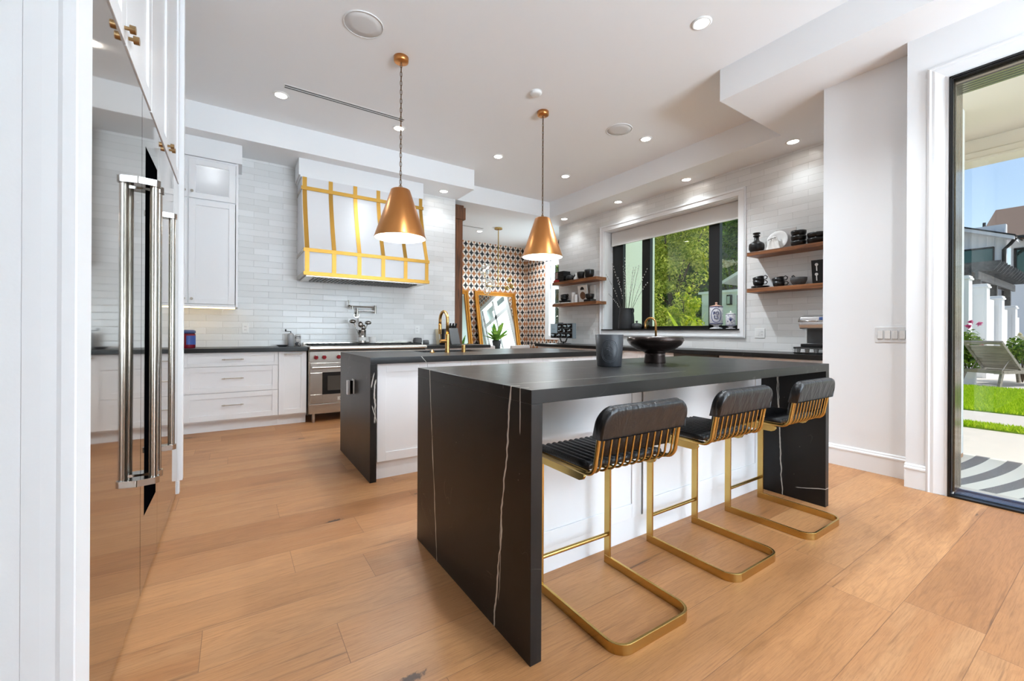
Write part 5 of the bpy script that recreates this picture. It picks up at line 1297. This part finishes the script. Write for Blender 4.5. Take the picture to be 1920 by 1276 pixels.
for k in range(5):
    c = pb.lerp(ptp, .10 + k * .175); LB().bar([c + Vector((-W2 + .06, 0, 0)), c + Vector((W2 - .06, 0, 0))], .142, .02, (0, .7, .7)).build('slat', CHAIRW, bko)
for k in range(9): LB().box(-W2 + .05, W2 - .05, .68 + k * .125, .79 + k * .125, .345, .365).build('seat_slat', CHAIRW, t)
for sx_ in (-1, 1): LB().cyl((sx_ * (W2 - .08), .12, .34), (sx_ * (W2 - .08), .36, .60), .009, n=8).build('strut', NICKEL, t)
t.location = (13.98, 2.0, -.05); t.rotation_euler.z = radians(-111)
# stepped white fence with capped pillars
for k, (x, y0, y1, h) in enumerate(((15.6, 2.46, 2.86, 2.62), (16.6, 2.29, 2.60, 2.46), (18.6, 2.27, 2.58, 2.24), (21.2, 2.30, 2.62, 2.06))):
    t = T('fence_pillar', ['tall white fence pillar cut by the door frame', 'second white fence pillar from the left above the pink roses', 'third white fence pillar behind the sun lounger', 'lowest, farthest white fence pillar behind the sun lounger'][k], 'fence', (x, (y0 + y1) / 2, -.05), 'white paneled fence pillars')
    b = B().box(x + .02, x + .4, y0, y1, -.05, h - .10).box(x, x + .02, y0, y0 + .07, -.05, h - .10).box(x, x + .02, y1 - .07, y1, -.05, h - .10).box(x, x + .02, y0 + .07, y1 - .07, h - .30, h - .10)
    b.build('post', STUCCO, t, .004)
    B().box(x - .03, x + .43, y0 - .03, y1 + .03, h - .10, h - .05).box(x - .01, x + .41, y0 - .01, y1 + .01, h - .05, h).build('cap', STUCCO, t, .01)
    B().box(x + .41, x + .95 if k == 0 else x + 1.9, y0 + .12, y0 + .2, -.05, h - .35).build('infill_panel', STUCCO, t)

def leafy(b, c, rad, n, size, flat=.0):
    for _ in range(n):
        while True:
            p = Vector((random.uniform(-1, 1), random.uniform(-1, 1), random.uniform(-1, 1)))
            if .25 < p.length < 1: break
        q = Vector((c[0] + p.x * rad[0], c[1] + p.y * rad[1], c[2] + p.z * rad[2]))
        nn = (p + Vector((random.uniform(-1, 1), random.uniform(-1, 1), random.uniform(-.3, 1.2)))).normalized()
        a = nn.orthogonal().normalized(); bb = nn.cross(a); th = random.uniform(0, 6.28); u_ = a * cos(th) + bb * sin(th); v_ = nn.cross(u_); s = size * random.uniform(.6, 1.3)
        b.quad(q - u_ * s, q - v_ * s * .45 + nn * s * .12, q + u_ * s, q + v_ * s * .45 + nn * s * .12)
def tree(name, label, base, trunk, blobs, n, size, mat, group=None, cat='tree'):
    t = T(name, label, cat, base, group)
    top = Vector(base) + Vector(trunk[:3]); b = B().tube([base, Vector(base).lerp(top, .5) + Vector((.08, -.06, 0)), top], [trunk[3], trunk[3] * .8, trunk[3] * .5], 8)
    for c, r in blobs: b.tube([top - Vector((0, 0, .3)), Vector(c)], [trunk[3] * .4, .01], 6)
    b.build('trunk', BARK, t)
    b = B(); tot = sum(r[0] * r[1] * r[2] for c, r in blobs)
    for c, r in blobs:
        k = 9 if n > 4000 else 4
        for _ in range(k):
            q = Vector((random.gauss(0, .5), random.gauss(0, .5), random.gauss(0, .5)))
            f = random.uniform(.38, .58)
            leafy(b, (c[0] + q.x * r[0], c[1] + q.y * r[1], c[2] + q.z * r[2]), (r[0] * f, r[1] * f, r[2] * f * .8), int(n * r[0] * r[1] * r[2] / tot / k), size)
    b.build('foliage', mat, t); return t
# seen through the kitchen window
tree('tree', 'big olive green tree filling the middle pane of the kitchen window', (13.0, 9.3, -.05), (0, 0, 2.4, .16),
     [((12.6, 9.7, 4.3), (1.2, 1.1, 1.2)), ((13.0, 8.7, 4.0), (1.1, .9, 1.0)), ((12.4, 9.0, 3.2), (.8, .8, .7)), ((12.8, 9.9, 2.7), (.9, .8, .9)), ((13.4, 8.2, 5.0), (1.1, .9, .9)), ((12.7, 9.5, 5.6), (1.3, 1.2, .9))], 15000, .06, LEAFA)
tree('tree', 'dark tree behind the olive green one, between the window mullions', (20.0, 13.2, -.05), (0, 0, 3.4, .2),
     [((20.0, 13.8, 4.6), (1.9, 1.9, 2.0)), ((19.6, 12.0, 6.2), (1.7, 1.6, 1.7)), ((20.0, 12.9, 2.8), (1.6, 1.8, 1.3)), ((19.6, 15.2, 3.6), (1.6, 1.6, 2.2)), ((20.0, 15.2, 6.4), (1.7, 1.7, 1.7))], 15000, .09, LEAFB)
tree('tree', 'dark tree in the right-hand pane of the kitchen window', (17.0, 8.6, -.05), (0, 0, 3.2, .18),
     [((17.0, 8.6, 4.6), (1.3, 1.2, 1.2)), ((16.8, 7.9, 5.6), (1.2, 1.0, 1.0)), ((17.2, 9.2, 6.0), (1.2, 1.0, 1.0)), ((17.0, 8.0, 3.9), (1.0, 1.0, .7))], 9000, .075, LEAFB)
tree('shrub', 'pale flowering shrub low in the right-hand pane of the kitchen window', (16.0, 8.7, -.05), (0, 0, 3.2, .05), [((16.0, 8.62, 3.90), (.3, .4, .22)), ((16.0, 9.0, 3.84), (.3, .3, .16))], 500, .05, WROSE, None, 'shrub')
tree('shrub', 'lime green shrub low in the middle pane of the kitchen window', (10.4, 6.95, -.05), (0, 0, .9, .04), [((10.4, 7.0, 1.75), (.45, .42, .45)), ((10.5, 7.35, 1.5), (.4, .4, .4)), ((10.3, 6.75, 1.45), (.3, .3, .4)), ((10.4, 7.1, 2.2), (.2, .25, .25))], 2200, .05, LEAFC, None, 'shrub')
tree('shrub', 'olive shrub low at the left of the middle pane of the kitchen window', (11.2, 8.4, -.05), (0, 0, .9, .05), [((11.2, 8.5, 1.5), (.7, .7, .7)), ((11.1, 8.0, 1.3), (.5, .5, .6)), ((11.3, 8.9, 2.1), (.6, .5, .6))], 4500, .05, LEAFA, None, 'shrub')
t = T('banana_plant', 'broad-leaved lime plant just behind the window faucet', 'plant', (8.3, 5.52, -.05))
b = B()
for a, L, el in ((.3, 1.0, 1.0), (1.6, .9, .8), (2.7, 1.1, 1.1), (4.0, .9, .7), (5.2, 1.0, 1.2), (2.1, .8, 1.35), (4.7, .7, 1.0)):
    p = Vector((8.3, 5.52, .75)); pts = [p + Vector((cos(a) * cos(el), sin(a) * cos(el), sin(el))) * (L * k / 6) + Vector((0, 0, -.28 * (k / 6) ** 2 * cos(el))) for k in range(7)]; sd_ = Vector((-sin(a), cos(a), 0))
    for k in range(6):
        w0, w1 = .085 * sin(pi * (k / 6 * .9 + .08)), .085 * sin(pi * ((k + 1) / 6 * .9 + .08)); b.quad(pts[k] - sd_ * w0, pts[k] + sd_ * w0, pts[k + 1] + sd_ * w1, pts[k + 1] - sd_ * w1)
b.build('leaves', LEAFC, t); B().cyl((8.3, 5.52, -.05), (8.3, 5.52, .8), .03, n=8).build('stem', LEAFA, t)
struct(B().prism([(-2, -.1), (40, -.1), (40, 14), (-2, 12)], 24, 26, 'x'), 'hillside', HILL) if False else None
b = B(); vs = []; fs = []; nx, ny = 26, 12
for i in range(nx):
    for j in range(ny):
        y = 6.2 + i * 1.3; s = j / (ny - 1); vs.append((20 + 12 * s + random.uniform(-.5, .5), y + random.uniform(-.4, .4), -.1 + 13 * s ** .8 + random.uniform(-.4, .4) * (j > 0)))
for i in range(nx - 1):
    for j in range(ny - 1): a = i * ny + j; fs.append((a, a + ny, a + ny + 1, a + 1))
b.add(vs, fs, True); struct(b, 'hillside', HILL)
b = B()
for _ in range(60):
    s = random.random(); y = random.uniform(11, 34); leafy(b, (19.7 + 12 * s, y, .6 + 13 * s ** .8), (1.2, 1.3, 1.1), 110, .16)
o = tag(b.build('hillside_scrub', LEAFB), 'dark scrub covering the slope far behind the trees', 'bushes'); o['kind'] = 'stuff'
t = T('garden_house', 'white garden building with a lantern in the right-hand pane of the kitchen window', 'building', (12.2, 6.4, -.05))
B().box(12.0, 14.1, 4.4, 7.52, -.05, 2.30).build('wall', STUCCO, t)
B().box(11.93, 14.15, 4.3, 7.60, 2.30, 2.37).build('coping', STUCCO, t)
B().box(11.97, 12.0, 6.38, 6.42, .3, 2.2).build('dark_opening', BLACKM, t)
ln_ = B().box(11.90, 12.0, 6.57, 6.69, 1.93, 2.22).build('lantern', BLACKM, t); B().box(11.89, 11.905, 6.59, 6.67, 1.96, 2.18).build('lantern_glass', plain('lantern glass', lin(190, 200, 190), .3), ln_)
t = T('far_house', 'house with a pale sloping roof behind the garden building', 'building', (14.8, 6.4, -.05))
B().box(14.3, 15.3, 5.0, 7.9, -.05, 2.7).build('wall', plain('dark render', lin(70, 66, 62), .8), t)  # one even dark brown-grey wall colour
B().prism([(4.8, 4.62), (8.15, 2.94), (8.15, 2.84), (4.8, 4.45)], 14.2, 15.4, 'x').build('roof', STUCCO, t)
# garden beyond the patio door
def rosebush(label, c, rad, n, petals, flower_n, blobs=5):
    t = T('rose_bush', label, 'rose bush', (c[0], c[1], -.05), 'rose bushes by the white fence')
    b = B()
    for k in range(6): a = k * 1.05; b.tube([(c[0], c[1], -.05), (c[0] + cos(a) * rad[0] * .5, c[1] + sin(a) * rad[1] * .6, c[2] + rad[2] * .4)], [.014, .006], 5)
    b.build('stems', BARK, t)
    b = B()
    for k in range(blobs): a = k * 6.28 / blobs; leafy(b, (c[0] + cos(a) * rad[0] * .5, c[1] + sin(a) * rad[1] * .5, c[2] + random.uniform(-.3, .3) * rad[2]), (rad[0] * .6, rad[1] * .6, rad[2] * .7), n // blobs, .05)
    b.build('leaves', LEAFD, t)
    for k in range(flower_n):
        a = random.uniform(2.2, 4.2); p = Vector((c[0] + cos(a) * rad[0] * random.uniform(.6, 1.0), c[1] + random.uniform(-1, 1) * rad[1], c[2] + rad[2] * random.uniform(-.6, 1.05)))
        b = B()
        for q in range(9): leafy(b, p, (.03, .03, .03), 2, .05)
        b.build('flower', petals, t)
rosebush('bush of pink roses left of the sun lounger in front of the white fence', (15.15, 2.38, .82), (.36, .32, .60), 1500, ROSE, 14)
rosebush('bush of cream roses at the right edge behind the sun lounger', (16.0, 1.62, .72), (.45, .28, .42), 900, WROSE, 9)
struct(B().box(14.30, 14.42, 2.14, 3.2, -.05, .30), 'planter_wall', STUCCO)
# neighbour house
t = T('neighbour_house', 'white board-clad house with a shingle roof beyond the fence', 'building', (27.0, 2.5, -.05))
wl = B(); holed(wl, 'x', 26.0, 26.3, 3.08, 9.0, -.05, 5.6, [(3.39, 5.6, 3.95, 4.71)]); wl.build('gable_wall', HOUSEW, t)
b = B()
for k in range(16): b.box(25.97, 26.0, 3.10 + k * .24, 3.125 + k * .24, 4.74, 5.4)
b.box(25.96, 26.0, 3.33, 5.66, 4.71, 4.76).build('battens', HOUSEW, t)
f = B().box(25.95, 26.02, 3.39, 5.6, 3.93, 3.97).box(25.95, 26.02, 3.39, 5.6, 4.68, 4.73).box(25.95, 26.02, 3.38, 3.43, 3.95, 4.71).build('window_frame', BLACKM, t)
NG = plain('reflecting house window', lin(70, 96, 92), .04, .6); B().box(26.05, 26.08, 3.42, 5.6, 3.95, 4.70).build('window_pane', NG, f)
s = B(); s.prism([(2.80, 4.86), (2.80, 4.99), (9.4, 7.72), (9.4, 7.59)], 25.4, 30, 'x'); s.build('fascia', HOUSEW, t)
B().prism([(2.76, 4.995), (2.76, 5.03), (9.4, 7.78), (9.4, 7.725)], 25.35, 30.2, 'x').build('roof_edge', BLACKM, t)
wl = B(); holed(wl, 'x', 27.2, 27.5, -3, 3.08, -.05, 5.1, [(.4, 2.98, 3.5, 4.70)]); wl.build('rear_wall', HOUSEW, t)
f = B().box(27.15, 27.22, .4, 3.0, 3.46, 3.52).box(27.15, 27.22, .4, 3.0, 4.66, 4.72).box(27.15, 27.22, 2.93, 3.0, 3.5, 4.7).build('window_frame', BLACKM, t); B().box(27.25, 27.28, .4, 2.95, 3.5, 4.7).build('window_pane', NG, f)
B().tube([(25.6, 2.78, 4.92), (25.9, 2.95, 4.75), (25.93, 3.12, 4.55), (25.93, 3.12, 1.0)], .06, 8).build('downpipe', BLACKM, t)
B().box(26.6, 27.2, -4, 2.9, 5.06, 5.16).build('gutter', BLACKM, t)
B().prism([(26.8, 5.14), (31, 7.2), (31, 7.0), (26.8, 5.0)], -4, 4.0, 'y').build('roof', ROOFT, t)
B().cyl((26.5, 3.74, 5.2), (26.5, 3.74, 5.85), .05, n=10).build('vent_pipe', BLACKM, t)
# pergola
t = T('pergola', 'grey timber pergola with notched rafter ends over the white fence', 'pergola', (20, 2.6, -.05))
for x, y in ((19.0, 2.75), (21.6, 2.75), (24.2, 2.75)): B().box(x, x + .16, y, y + .16, -.05, 2.95).build('post', PERGW, t)
B().box(18.6, 25.2, 2.74, 2.80, 2.78, 3.02).box(18.6, 25.2, 2.88, 2.94, 2.78, 3.02).build('beam', PERGW, t)
for k in range(13):
    x = 18.7 + k * .5; B().prism([(2.30, 3.24), (2.45, 3.02), (5.2, 3.02), (5.2, 3.30), (2.30, 3.30)], x, x + .055, 'x').build('rafter', PERGW, t)
